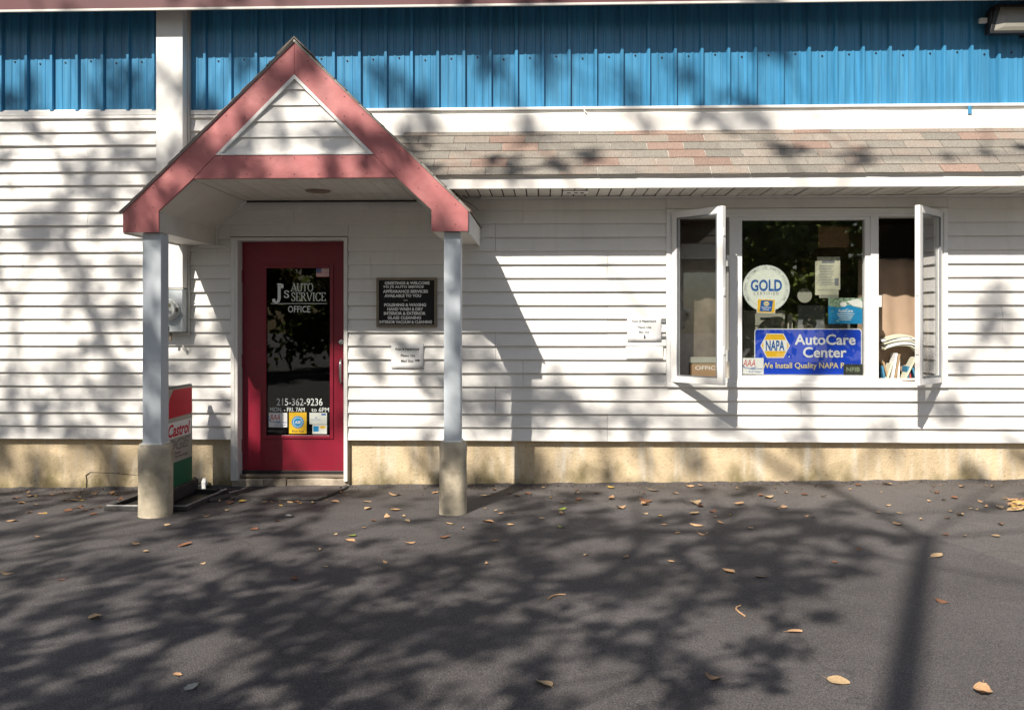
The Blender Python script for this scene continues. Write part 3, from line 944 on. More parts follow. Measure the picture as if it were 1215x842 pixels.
m = MB().box(-2.50, -1.88, DY + 0.012, DY + 0.018, 0.395, 1.925); m.build('pane', M['door_glass'], door)
m = MB()
m.tube([(-1.803, DY, 0.885), (-1.803, DY - 0.045, 0.895), (-1.803, DY - 0.055, 0.925), (-1.803, DY - 0.055, 1.05), (-1.803, DY - 0.045, 1.082), (-1.803, DY, 1.092)], 0.011, 10)
m.build('handle', M['steel'], door, smooth=True)
m = MB().tube([(-1.803, DY, 1.244), (-1.803, DY - 0.012, 1.244), (-1.803, DY - 0.016, 1.244)], [0.024, 0.022, 0.012], 20); m.build('lock', M['steel'], door)
for z in (1.83, 1.08, 0.33):
    m = MB().tube([(-2.688, DY - 0.007, z - 0.055), (-2.688, DY - 0.007, z + 0.055)], 0.009, 10); m.build('hinge', M['door'], door)
m = MB().box(-2.69, -1.76, DY - 0.012, DY - 0.001, 0.079, 0.105); m.build('door_sweep', M['black'], door, bev=0.002)
m = MB().box(-2.694, -1.757, 0.02, 0.16, 0.052, 0.0765); m.build('threshold', M['sign_frame'], shop, bev=0.004)
# lettering on the glass (print)
LY = DY + 0.0105
m = MB()
write_serif(m, "J", -2.425, -2.335, 1.602, 1.765, LY, 0.19, 0.08)
write_serif(m, "'", -2.345, -2.325, 1.65, 1.755, LY, 0.3, 0.2)
write_serif(m, "S", -2.322, -2.272, 1.638, 1.702, LY, 0.17, 0.08)
write_serif(m, "AUTO", -2.257, -2.055, 1.696, 1.766, LY, 0.13, 0.06)
write_serif(m, "SERVICE", -2.257, -1.945, 1.610, 1.684, LY, 0.13, 0.06)
m.flat([(-2.44, 1.584), (-1.935, 1.584), (-1.935, 1.589), (-2.44, 1.589)], LY)
write(m, "OFFICE", -2.285, -2.085, 1.508, 1.566, LY, 0.008)
m.build('shop_name', M['pale_print'], door)
m = MB()
write(m, "215-362-9236", -2.388, -1.975, 0.680, 0.745, LY, 0.008)
write(m, "MON. - FRI. 7AM", -2.446, -2.135, 0.625, 0.664, LY, 0.012)
write(m, "to 6PM", -2.075, -1.917, 0.625, 0.664, LY, 0.012)
m.build('phone_and_hours', M['pale_print'], door)

# patched concrete step under the sill
for (a, b, z1, yf) in ((-2.755, -2.47, 0.046, -0.012), (-2.466, -2.27, 0.05, -0.02), (-2.266, -1.727, 0.05, -0.005)):
    s = MB()
    nx = 5
    q = random.Random(int(a * 1000))
    poly = [(a + 0.002, -0.2)] + [(a + (b - a) * i / nx, z1 - 0.008 * q.random()) for i in range(nx + 1)] + [(b - 0.002, -0.2)]
    s.prism(poly, yf, 0.15)
    s.build('step_block', M['step'], shop, bev=0.008)

# ---------------------------------------------------------------- window group
WZ0, WZ1 = 0.945, 2.325
m = MB()
m.box(1.047, 3.439, -0.034, 0.02, 2.352, 2.398); m.box(1.047, 3.439, -0.040, 0.02, 0.862, 0.902)
m.box(1.047, 1.083, -0.034, 0.02, 0.902, 2.352); m.box(3.403, 3.439, -0.034, 0.02, 0.902, 2.352)
win = m.build('window', M['frame'], shop, bev=0.004)
m = MB()
m.box(1.083, 1.105, -0.026, 0.12, 0.902, 2.352); m.box(3.381, 3.403, -0.026, 0.12, 0.902, 2.352)
m.box(1.105, 3.381, -0.026, 0.12, 2.325, 2.352); m.box(1.105, 3.381, -0.026, 0.12, 0.902, 0.935)
m.build('frame', M['frame'], win, bev=0.003)
for (a, b) in ((1.588, 1.655), (2.79, 2.857)):
    m = MB().box(a, b, -0.028, 0.12, 0.935, 2.325); m.build('mullion', M['frame'], win, bev=0.004)
m = MB()
m.box(1.655, 1.70, -0.012, 0.07, 0.935, 2.325); m.box(2.748, 2.79, -0.012, 0.07, 0.935, 2.325)
m.box(1.70, 2.748, -0.012, 0.07, 2.30, 2.325); m.box(1.70, 2.748, -0.012, 0.07, 0.935, 0.962)
m.build('picture_frame', M['frame'], win, bev=0.004)
m = MB().box(1.69, 2.758, 0.018, 0.024, 0.95, 2.31); m.build('pane', M['glass'], win)
def sash(hx, sg, label):
    a = R(49)
    d_ = Vector((sg * math.cos(a), -math.sin(a), 0)); nrm = Vector((sg * math.sin(a), math.cos(a), 0))   # nrm points to the room side
    o = Vector((hx, -0.035, 0.905)); W_, HH = 0.545, 1.465
    zv = Vector((0, 0, 1)); T = 0.042; S = 0.058
    m = MB()
    m.obox(o, d_ * S, zv * HH, nrm * T); m.obox(o + d_ * (W_ - S), d_ * S, zv * HH, nrm * T)
    m.obox(o + d_ * S, d_ * (W_ - 2 * S), zv * S, nrm * T); m.obox(o + d_ * S + zv * (HH - S), d_ * (W_ - 2 * S), zv * S, nrm * T)
    s_ = m.build('sash', M['frame'], win, bev=0.004)
    m = MB().obox(o + d_ * (S - 0.008) + zv * (S - 0.008) + nrm * 0.018, d_ * (W_ - 2 * S + 0.016), zv * (HH - 2 * S + 0.016), nrm * 0.006)
    m.build('sash_pane', M['glass'], win)
    m = MB()                                     # glazing bead
    q = o + nrm * -0.003
    for (u0, u1, z0, z1) in ((S, S + 0.008, S, HH - S), (W_ - S - 0.008, W_ - S, S, HH - S), (S + 0.008, W_ - S - 0.008, S, S + 0.008), (S + 0.008, W_ - S - 0.008, HH - S - 0.008, HH - S)):
        m.obox(q + d_ * u0 + zv * z0, d_ * (u1 - u0), zv * (z1 - z0), nrm * 0.016)
    m.build('glazing_bead', M['grey_ink'], win)
    for z in (0.25, 0.73, 1.22):
        m = MB().obox(o + d_ * (W_ + 0.0005) + zv * z + nrm * 0.008, d_ * 0.006, zv * 0.06, nrm * 0.024); m.build('keeper', M['trim'], win, bev=0.002)
    m = MB()                                     # folding stay arm at the sill
    m.obox(o + d_ * 0.05 + zv * 0.012 + nrm * 0.043, Vector((sg * 0.30, 0.02, 0)), zv * 0.01, Vector((0, 0.02, 0)))
    m.build('stay_arm', M['sign_frame'], win)
    m = MB()
    m.obox(o + d_ * 0.05 + zv * (HH - 0.02) + nrm * 0.043, Vector((sg * 0.26, 0.02, 0)), zv * 0.01, Vector((0, 0.02, 0)))
    m.build('stay_arm', M['sign_frame'], win)
sash(1.092, 1, 'left'); sash(3.394, -1, 'right')
for (lx, z) in ((1.575, 1.13), (1.575, 1.95), (2.87, 1.6), (3.375, 1.63)):
    m = MB().box(lx - 0.012, lx + 0.012, -0.03, 0.01, z - 0.05, z + 0.05); m.build('latch', M['trim'], win, bev=0.003)

# ---------------------------------------------------------------- office behind the glass
m = MB(); m.box(-3.2, 5.6, 3.4, 3.5, 0.0, 2.9); m.box(-3.3, -3.2, 0.16, 3.5, 0.0, 2.9); m.box(5.6, 5.7, 0.16, 3.5, 0.0, 2.9)
m.build('office_wall', M['wall_in'], shop)
m = MB().box(-3.3, 5.7, 0.16, 3.5, -0.02, 0.04); m.build('office_floor', M['floor_in'], shop)
m = MB().box(-3.3, 5.7, 0.16, 3.5, 2.62, 2.7); m.build('office_ceiling', M['wall_in'], shop)

dk = thing('desk', (2.2, 0.62, 0.04), 'wide laminate desk inside the office along the window', 'desk')
m = MB().box(1.12, 3.5, 0.165, 1.0, 0.86, 0.90); m.build('desk_top', M['desk'], dk, bev=0.004)
for (a, b) in ((1.14, 1.2), (3.42, 3.48)):
    for (c, e) in ((0.2, 0.26), (0.92, 0.98)):
        m = MB().box(a, b, c, e, 0.04, 0.86); m.build('leg', M['desk'], dk)
def curtain(x0, x1, y, zt, label, seed, cloth='cloth'):
    c_ = thing('cafe_curtain', ((x0 + x1) / 2, y, 0.95), label, 'curtain')
    m = MB(); nx_, nz_ = 60, 10
    q = random.Random(seed)
    ph = [q.uniform(0, 6) for _ in range(3)]
    for j in range(nz_ + 1):
        for i in range(nx_ + 1):
            a, b = i / nx_, j / nz_
            f_ = 0.010 * math.sin(a * 21 + ph[0] + b * 2.5) + 0.008 * math.sin(a * 9 + ph[1] - b * 3) * (1.2 - b)
            m.v.append((x0 + (x1 - x0) * a, y + f_, 0.93 + (zt - 0.93) * b))
    for j in range(nz_):
        for i in range(nx_):
            a = j * (nx_ + 1) + i
            m.f.append((a, a + 1, a + nx_ + 2, a + nx_ + 1))
    o_ = m.build('cloth', M[cloth], c_, smooth=True)
    so = o_.modifiers.new('solid', 'SOLIDIFY'); so.thickness = 0.002
    m = MB().tube([(x0 - 0.05, y, zt + 0.004), (x1 + 0.05, y, zt + 0.004)], 0.009, 8); m.build('rod', M['black'], c_)
curtain(2.80, 3.42, 0.33, 1.985, 'brown cloth half curtain hanging behind the open right casement', 3)
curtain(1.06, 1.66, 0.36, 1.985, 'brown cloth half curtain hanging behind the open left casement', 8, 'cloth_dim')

bx = thing('carton', (1.45, 0.25, 0.90), 'cardboard office carton on the desk behind the left casement', 'carton')
m = MB().box(1.30, 1.62, 0.185, 0.315, 0.901, 1.06); m.build('box_body', M['cardboard'], bx, bev=0.003)
m = MB().box(1.292, 1.628, 0.178, 0.32, 1.061, 1.11); m.build('lid', M['cream_plastic'], bx, bev=0.003)
m = MB(); write(m, "OFFICE", 1.33, 1.54, 1.0, 1.035, 0.1835, 0.01); m.build('lettering', M['white_print'], bx)

ps = thing('paper_heap', (3.15, 0.22, 0.90), 'heap of papers and folders on the sill behind the open right casement', 'papers')
q = random.Random(3)
z = 1.18
for i in range(7):
    mm = MB()
    nx_ = 8; a0 = 2.98 + q.uniform(-0.02, 0.03); wdt = 0.30 + q.uniform(-0.03, 0.02); dy = q.uniform(-0.02, 0.03); th = 0.006 + 0.008 * q.random()
    zz = [z + 0.035 * math.sin(PI * k / nx_ * 0.9) - 0.05 * max(0, k / nx_ - 0.75) * 4 * q.random() for k in range(nx_ + 1)]
    for k in range(nx_ + 1):
        xx = a0 + wdt * k / nx_
        mm.v += [(xx, 0.155 + dy, zz[k]), (xx, 0.275 + dy, zz[k] + 0.01), (xx, 0.275 + dy, zz[k] + 0.01 + th), (xx, 0.155 + dy, zz[k] + th)]
    for k in range(nx_):
        o = 4 * k
        mm.f += [(o, o + 4, o + 7, o + 3), (o + 3, o + 7, o + 6, o + 2), (o + 1, o + 2, o + 6, o + 5), (o, o + 1, o + 5, o + 4)]
    mm.build('sheet', M['paper'] if i % 3 else M['paper_old'], ps)
    z += th + 0.003
for i, (a, tl, hgt, cc) in enumerate(((2.965, -0.02, 0.17, 'book_blue'), (2.985, 0.01, 0.15, 'paper_old'), (3.01, 0.0, 0.2, 'cardboard'), (3.03, 0.01, 0.24, 'paper'), (3.055, 0.03, 0.26, 'cardboard'), (3.09, 0.05, 0.24, 'paper'), (3.13, 0.06, 0.22, 'paper_old'), (3.17, 0.02, 0.14, 'book_blue'), (3.20, 0.0, 0.13, 'book_red'), (3.225, 0.0, 0.11, 'cardboard'), (3.25, 0.0, 0.12, 'book_blue'))):
    tl += 0.05 * math.sin(i * 2.3); hgt *= 0.8 + 0.25 * abs(math.sin(i * 1.7))
    mm = MB().obox((a, 0.15 + 0.01 * (i % 3), 0.902), (0.017, 0, 0), (0, 0.12, 0), (tl, 0, hgt))
    mm.build('folder', M[cc], ps, bev=0.002)

mo = thing('monitor', (2.45, 0.6, 0.90), 'grey monitor seen from behind through the picture window', 'monitor')
m = MB().box(2.33, 2.575, 0.55, 0.60, 1.24, 1.58); m.build('screen_back', M['grey_plastic'], mo, bev=0.012)
m = MB().box(2.42, 2.48, 0.56, 0.60, 0.93, 1.26); m.build('stand', M['black'], mo, bev=0.004)
m = MB().box(2.36, 2.54, 0.48, 0.66, 0.902, 0.925); m.build('foot', M['black'], mo, bev=0.004)
dr = thing('drawer_unit', (2.0, 0.6, 0.90), 'cream desktop drawer unit below the round white seal', 'drawers')
m = MB().box(1.82, 2.20, 0.50, 0.85, 0.902, 1.53); m.build('case', M['cream_plastic'], dr, bev=0.006)
for z in (1.0, 1.13, 1.26, 1.39):
    m = MB().box(1.845, 2.175, 0.488, 0.499, z, z + 0.115); dd = m.build('drawer', M['cream_plastic'], dr, bev=0.004)
    m = MB().box(1.97, 2.06, 0.478, 0.487, z + 0.06, z + 0.075); m.build('pull', M['black'], dd)
bi = thing('binder', (2.25, 0.65, 0.90), 'pale upright binder between the drawer unit and the monitor', 'binder')
m = MB().box(2.245, 2.29, 0.58, 0.85, 0.902, 1.50); m.build('spine', M['paper_old'], bi, bev=0.004)
m = MB().box(2.255, 2.28, 0.577, 0.5795, 1.30, 1.42); m.build('spine_label', M['ink'], bi)
fx = thing('fax_machine', (2.68, 0.6, 0.90), 'grey office machine behind the blue brochure', 'office machine')
m = MB().prism([(2.60, 0.902), (2.80, 0.902), (2.80, 1.50), (2.68, 1.56), (2.60, 1.53)], 0.52, 0.8); m.build('body', M['grey_plastic'], fx, bev=0.01)
m = MB().box(2.64, 2.70, 0.514, 0.519, 1.40, 1.47); m.build('keypad', M['black'], fx)

# things hanging inside the picture window
GY = 0.0275
nt_ = thing('paper_notice', (2.45, GY, 1.63), 'aged printed notice hanging in the picture window right of the seal', 'notice')
m = MB().box(2.352, 2.548, GY, GY + 0.002, 1.70, 1.985); m.build('sheet', M['paper_old'], nt_)
m = MB().box(2.335, 2.535, GY + 0.003, GY + 0.005, 1.655, 1.95); m.build('back_sheet', M['paper_old'], nt_)
m = MB().box(2.37, 2.535, GY + 0.006, GY + 0.008, 1.63, 1.71); m.build('back_sheet', M['cream_plastic'], nt_)
m = MB()
q = random.Random(8)
for i in range(13):
    zz = 1.905 - i * 0.0135; m.flat([(2.37, zz), (2.37 + 0.10 + 0.035 * q.random(), zz), (2.37 + 0.10 + 0.035 * q.random(), zz + 0.005), (2.37, zz + 0.005)], GY - 0.0006)
m.flat([(2.50, 1.735), (2.535, 1.735), (2.535, 1.80), (2.50, 1.80)], GY - 0.0006); m.flat([(2.39, 1.93), (2.50, 1.93), (2.50, 1.955), (2.39, 1.955)], GY - 0.0006)
m.build('print', M['grey_ink'], nt_)
kr = thing('brown_card', (2.56, 0.15, 2.07), 'brown card hanging high in the picture window', 'card')
m = MB().box(2.40, 2.66, 0.15, 0.156, 2.075, 2.26); m.build('sheet', M['kraft'], kr)
pl = thing('white_plate', (2.37, 0.3, 1.6), 'pale rounded paper plate half behind the aged notice', 'plate')
m = MB().tube([(2.32, 0.302, 1.66), (2.32, 0.296, 1.66)], [0.06, 0.065], 24); m.build('disc', M['cream_plastic'], pl)

# NAPA style service sign
sg_ = thing('service_sign', (2.27, GY, 0.97), 'wide blue sign with yellow hexagon and white AutoCare Center lettering in the window', 'sign')
def rrect(x0, x1, z0, z1, r, n=5, corners=(1, 1, 1, 1)):
    ps = []
    for i, (cx_, cz_, a0) in enumerate(((x1 - r, z1 - r, 0), (x0 + r, z1 - r, 90), (x0 + r, z0 + r, 180), (x1 - r, z0 + r, 270))):
        if corners[i]:
            ps += [(cx_ + r * math.cos(R(a0 + 90 * k / n)), cz_ + r * math.sin(R(a0 + 90 * k / n))) for k in range(n + 1)]
        else:
            ps.append((x1 if i in (0, 3) else x0, z1 if i < 2 else z0))
    return ps
X0, X1, ZZ0, ZZ1 = 1.814, 2.734, 0.966, 1.366
m = MB().prism(rrect(X0, X1, ZZ0, ZZ1, 0.03), GY + 0.004, GY + 0.007); m.build('border', M['white_print'], sg_)
m = MB().prism(rrect(X0 + 0.008, X1 - 0.008, ZZ0 + 0.004, ZZ1 - 0.009, 0.025), GY + 0.0025, GY + 0.004); m.build('panel', M['napa_blue'], sg_)
ux = lambda u_: 1.814 + (u_ - 896) / 127.0 * 0.912
vz = lambda v_: 1.364 - (v_ - 390) * 0.00728
hx0, hx1, hz0, hz1 = ux(903.2), ux(938.5), vz(424.6), vz(395.6)
def hexa(e): return [(hx0 + e * 1.3, (hz0 + hz1) / 2), (hx0 + 0.055 + e * 0.6, hz0 + e), (hx1 - 0.055 - e * 0.6, hz0 + e), (hx1 - e * 1.3, (hz0 + hz1) / 2), (hx1 - 0.055 - e * 0.6, hz1 - e), (hx0 + 0.055 + e * 0.6, hz1 - e)]
m = MB().flat(hexa(0.0), GY + 0.0019); m.build('hexagon_border', M['white_print'], sg_)
m = MB().flat(hexa(0.007), GY + 0.0013); m.build('hexagon', M['gold_yellow'], sg_)
m = MB().flat(rrect(ux(906.8), ux(935), vz(416.5), vz(403.2), 0.01), GY + 0.0007); m.build('hexagon_band', M['white_print'], sg_)
m = MB(); write(m, "NAPA", ux(909.5), ux(932), vz(416), vz(403.8), GY + 0.0001, 0.03); m.build('emblem_lettering', M['badge_blue'], sg_)
m = MB(); write(m, "AutoCare", ux(944), ux(1016.5), vz(409.2), vz(396.4), GY + 0.0001, 0.022); write(m, "Center", ux(954), ux(1005.8), vz(424.2), vz(411.6), GY + 0.0001, 0.022)
m.disc(ux(937.5), vz(423), 0.006, GY + 0.0001, 10)
m.build('lettering', M['white_print'], sg_)
m = MB(); write(m, "We Install Quality NAPA Parts", ux(904.5), ux(1016.5), vz(439), vz(430), GY + 0.0001, 0.02); m.build('tagline', M['pale_yellow'], sg_)

se = thing('round_seal', (1.915, GY, 1.5), 'round white Gold Certified seal in the picture window', 'sticker')
scx, scz, srr = 1.915, 1.713, 0.203
m = MB().tube([(scx, GY + 0.004, scz), (scx, GY + 0.002, scz)], srr, 48); m.build('disc', M['seal_white'], se)
m = MB().ring(scx, scz, srr - 0.006, srr - 0.001, GY + 0.0016); m.ring(scx, scz, srr - 0.040, srr - 0.037, GY + 0.0016); m.build('ring', M['seal_ring'], se)
m = MB(); write(m, "GOLD", ux(891.5), ux(929), vz(345.5) + 0.0, vz(331.5), GY + 0.0012, 0.03); m.build('lettering', M['badge_blue'], se)
m = MB(); write(m, "C E R T I F I E D", ux(895), ux(925), vz(348.2) - 0.012, vz(345.6) - 0.004, GY + 0.0012, 0.01)
ring = "NATIONAL AUTOMOTIVE PARTS ASSOCIATION"
for i, ch in enumerate(ring):
    if ch == ' ': continue
    a = R(212 - 244 * i / (len(ring) - 1))
    vs, fs = glyphs(ch, 0.01)
    cxm = (min(v[0] for v in vs) + max(v[0] for v in vs)) / 2
    out = []
    for (p_, q_) in vs:
        lx, lz = (p_ - cxm) * 0.027, q_ * 0.027 + srr - 0.033
        t_ = a - PI / 2
        out.append((scx + lx * math.cos(t_) - lz * math.sin(t_), GY + 0.0012, scz + lx * math.sin(t_) + lz * math.cos(t_)))
    m.add(out, fs)
m.build('rim_lettering', M['grey_ink'], se)
def quad_rot(cx_, cz_, w_, h_, a):
    c, s_ = math.cos(a), math.sin(a)
    return [(cx_ + x_ * c - z_ * s_, cz_ + x_ * s_ + z_ * c) for x_, z_ in ((-w_, -h_), (w_, -h_), (w_, h_), (-w_, h_))]
bcx, bcz = ux(910), vz(363) + 0.0
m = MB().flat(quad_rot(bcx, bcz, 0.079, 0.062, R(-2)), GY + 0.0008); m.build('badge_border', M['white_print'], se)
m = MB().flat(quad_rot(bcx, bcz, 0.074, 0.057, R(-2)), GY + 0.0003); m.build('badge_edge', M['gold_yellow'], se)
m = MB().flat([(bcx - 0.056, bcz - 0.045), (bcx + 0.046, bcz - 0.048), (bcx + 0.06, bcz + 0.046), (bcx - 0.044, bcz + 0.05)], GY - 0.0002); m.build('badge', M['badge_blue'], se)
m = MB(); m.flat([(bcx - 0.024, bcz + 0.02), (bcx - 0.012, bcz + 0.002), (bcx + 0.016, bcz + 0.002), (bcx + 0.028, bcz + 0.02), (bcx + 0.016, bcz + 0.038), (bcx - 0.012, bcz + 0.038)], GY - 0.0006); m.build('badge_hexagon', M['pale_yellow'], se)
m = MB(); write(m, "NAPA", bcx - 0.016, bcx + 0.02, bcz + 0.013, bcz + 0.026, GY - 0.0009, 0.02); m.build('badge_emblem', M['badge_blue'], se)
m = MB(); write(m, "AutoCare", bcx - 0.042, bcx + 0.04, bcz - 0.018, bcz - 0.004, GY - 0.0006, 0.02); write(m, "Center", bcx - 0.03, bcx + 0.028, bcz - 0.036, bcz - 0.022, GY - 0.0006, 0.02); m.build('badge_lettering', M['white_print'], se)

br = thing('brochure', (2.59, GY, 1.40), 'blue brochure with a picture along its top at the right edge of the picture window', 'brochure')
m = MB().box(2.447, 2.738, GY + 0.0015, GY + 0.003, 1.407, 1.63); m.build('sheet', M['sky_print'], br)
m = MB().flat([(2.447, 1.565), (2.53, 1.545), (2.62, 1.57), (2.738, 1.535), (2.738, 1.63), (2.447, 1.63)], GY + 0.0009); m.build('picture', M['photo_print'], br)
m = MB(); m.flat([(2.60, 1.60), (2.70, 1.625), (2.738, 1.60), (2.738, 1.545), (2.66, 1.56)], GY + 0.0004); m.disc(2.575, 1.575, 0.022, GY + 0.0004, 10, 0.03)
write(m, "AutoCare", 2.53, 2.655, 1.505, 1.535, GY + 0.0004, 0.02)
for i in range(4): m.flat([(2.52 + 0.01 * i, 1.49 - 0.017 * i), (2.67 - 0.01 * i, 1.49 - 0.017 * i), (2.67 - 0.01 * i, 1.496 - 0.017 * i), (2.52 + 0.01 * i, 1.496 - 0.017 * i)], GY + 0.0004)
m.build('lettering', M['white_print'], br)

def club_sticker(x0, x1, z0, z1, y, label):
    t_ = thing('club_sticker', ((x0 + x1) / 2, y, z0), label, 'sticker')
    m = MB().box(x0, x1, y - 0.0006, y, z0, z1); m.build('sheet', M['paper'], t_)
    w_, h_ = x1 - x0, z1 - z0
    m = MB(); write(m, "AAA", x0 + 0.05 * w_, x0 + 0.62 * w_, z0 + 0.48 * h_, z0 + 0.90 * h_, y - 0.0012, 0.0, 0.2); m.build('emblem', M['red_print'], t_)
    m = MB()
    for k in range(7):
        a0, a1 = R(35 + 40 * k), R(35 + 40 * (k + 1))
        if k in (3, 4, 5, 6):
            cx_, cz_ = x0 + 0.36 * w_, z0 + 0.66 * h_
            m.flat([(cx_ + 0.40 * w_ * math.cos(a0), cz_ + 0.34 * h_ * math.sin(a0)), (cx_ + 0.42 * w_ * math.cos(a1), cz_ + 0.36 * h_ * math.sin(a1)), (cx_ + 0.37 * w_ * math.cos(a1), cz_ + 0.31 * h_ * math.sin(a1)), (cx_ + 0.36 * w_ * math.cos(a0), cz_ + 0.31 * h_ * math.sin(a0))], y - 0.001)
    m.build('swoosh', M['badge_blue'], t_)
    m = MB()
    write(m, "Approved", x0 + 0.40 * w_, x0 + 0.94 * w_, z0 + 0.24 * h_, z0 + 0.40 * h_, y - 0.0012, 0.01)
    write(m, "Auto Repair", x0 + 0.30 * w_, x0 + 0.94 * w_, z0 + 0.07 * h_, z0 + 0.20 * h_, y - 0.0012, 0.01)
    m.build('lettering', M['badge_blue'], t_)
club_sticker(1.706, 1.893, 0.972, 1.112, GY - 0.0012, 'white auto club sticker at the lower left corner of the picture window')
club_sticker(-2.458, -2.292, 0.488, 0.616, LY - 0.0004, 'white auto club sticker at the bottom left of the door glass')
nf = thing('dark_sticker', (2.655, GY, 0.97), 'small dark NFIB sticker at the lower right of the blue sign', 'sticker')
m = MB().box(2.576, 2.74, GY - 0.0025, GY - 0.0019, 0.968, 1.058); m.build('sheet', M['nfib'], nf)
m = MB(); write(m, "NFIB", 2.60, 2.715, 0.995, 1.034, GY - 0.0029, 0.02); m.build('lettering', M['olive_print'], nf)

# stickers on the door glass
fl = thing('flag_sticker', (-1.974, LY, 1.826), 'small American flag sticker in the top right of the door glass', 'sticker')
m = MB().box(-2.033, -1.915, LY - 0.0006, LY, 1.828, 1.900); m.build('sheet', M['paper'], fl)
m = MB()
for i in range(7):
    zz = 1.900 - 0.072 * (2 * i + 1) / 13
    m.flat([(-2.033, zz - 0.072 / 13), (-1.915, zz - 0.072 / 13), (-1.915, zz + 0.0), (-2.033, zz)], LY - 0.0009)
m.build('stripes', M['red_print'], fl)
m = MB().flat([(-2.033, 1.861), (-1.985, 1.861), (-1.985, 1.900), (-2.033, 1.900)], LY - 0.0012); m.build('canton', M['flag_blue'], fl)
m = MB()
for i in range(3):
    for j in range(4): m.disc(-2.027 + 0.012 * j, 1.867 + 0.013 * i, 0.0025, LY - 0.0014, 6)
m.build('stars', M['white_print'], fl)
ye = thing('yellow_sticker', (-2.197, LY, 0.427), 'yellow sticker with a round blue gear seal on the door glass', 'sticker')
m = MB().box(-2.276, -2.118, LY - 0.0007, LY - 0.0001, 0.432, 0.620); m.build('sheet', M['gold_yellow'], ye)
m = MB()
ps_ = []
for k in range(32):
    rr = 0.058 if k % 2 else 0.051
    ps_.append((-2.197 + rr * math.cos(2 * PI * k / 32), 0.533 + rr * math.sin(2 * PI * k / 32)))
m.flat(ps_, LY - 0.0012); m.build('gear', M['sky_print'], ye)
m = MB().ring(-2.197, 0.533, 0.038, 0.042, LY - 0.0015, 24); write(m, "ASE", -2.225, -2.169, 0.52, 0.545, LY - 0.0016, 0.03, 0.2); m.build('seal_lettering', M['white_print'], ye)
m = MB(); write(m, "Blue Seal", -2.25, -2.145, 0.443, 0.463, LY - 0.0012, 0.01); m.build('lettering', M['ink'], ye)
wc = thing('card_sticker', (-2.012, LY, 0.5), 'white payment card sticker, upper of the two at the bottom right of the door glass', 'sticker')
m = MB().box(-2.092, -1.936, LY - 0.0007, LY - 0.0001, 0.515, 0.618); m.build('sheet', M['seal_white'], wc)
m = MB(); m.flat([(-1.985, 0.595), (-1.945, 0.595), (-1.945, 0.61), (-1.985, 0.61)], LY - 0.0011); m.flat([(-2.08, 0.555), (-1.99, 0.555), (-1.99, 0.558), (-2.08, 0.558)], LY - 0.0011); m.flat([(-2.04, 0.57), (-2.025, 0.57), (-2.025, 0.577), (-2.04, 0.577)], LY - 0.0011); m.build('print', M['badge_blue'], wc)
wd_ = thing('card_sticker', (-2.0, LY, 0.43), 'pale card logos sticker, lower of the two at the bottom right of the door glass', 'sticker')
m = MB().box(-2.066, -1.936, LY - 0.0007, LY - 0.0001, 0.430, 0.512); m.build('sheet', M['seal_white'], wd_)
m = MB(); m.flat([(-2.058, 0.45), (-2.01, 0.45), (-2.01, 0.498), (-2.058, 0.498)], LY - 0.0011); m.build('blue_logo', M['sky_print'], wd_)
m = MB(); m.flat([(-1.998, 0.478), (-1.95, 0.478), (-1.95, 0.5), (-1.998, 0.5)], LY - 0.0011); m.build('orange_logo', M['gold_yellow'], wd_)

# ---------------------------------------------------------------- signs on the wall
lb = thing('letter_board', (-1.202, -0.03, 1.378), 'black letter board in a bronze frame with white greeting lettering beside the door', 'sign')
bx0, bx1, bz0, bz1 = -1.466, -0.938, 1.378, 1.808
m = MB()
for (a, b, c, e) in ((bx0, bx1, bz1 - 0.022, bz1), (bx0, bx1, bz0, bz0 + 0.022), (bx0, bx0 + 0.022, bz0 + 0.022, bz1 - 0.022), (bx1 - 0.022, bx1, bz0 + 0.022, bz1 - 0.022)):
    m.box(a, b, -0.058, -0.018, c, e)
m.build('frame', M['sign_frame'], lb, bev=0.004)
m = MB().box(bx0 + 0.022, bx1 - 0.022, -0.045, -0.02, bz0 + 0.022, bz1 - 0.022); m.build('board', M['felt'], lb)
lx = lambda px: -1.465 + (px - 120) / (580 - 120) * 0.527
lz = lambda py: 1.806 - (py - 68) / (440 - 68) * 0.428
m = MB()
for row in (("GREETINGS & WELCOME", 182, 525, 95, 119), ("TO J'S AUTO SERVICE", 168, 480, 126, 150), ("APPEARANCE SERVICES", 168, 512, 158, 182), ("AVAILABLE TO YOU", 180, 460, 191, 215), ("-", 325, 358, 235, 239),
                           None, ("POLISHING & WAXING", 178, 498, 260, 284), ("HAND WASH & DRY", 202, 476, 292, 316), ("INTERIOR & EXTERIOR", 176, 495, 324, 348), ("GLASS CLEANING", 204, 460, 357, 381), ("INTERIOR VACUUM & CLEANING", 141, 543, 389, 413)):
    if row is None:
        m.build('greeting_lettering', M['white_print'], lb)
        m = MB()
        continue
    s_, a, b, t_, bt = row
    write(m, s_, lx(a), lx(b), lz(bt), lz(t_), -0.0465, 0.045)
m.build('services_lettering', M['white_print'], lb)

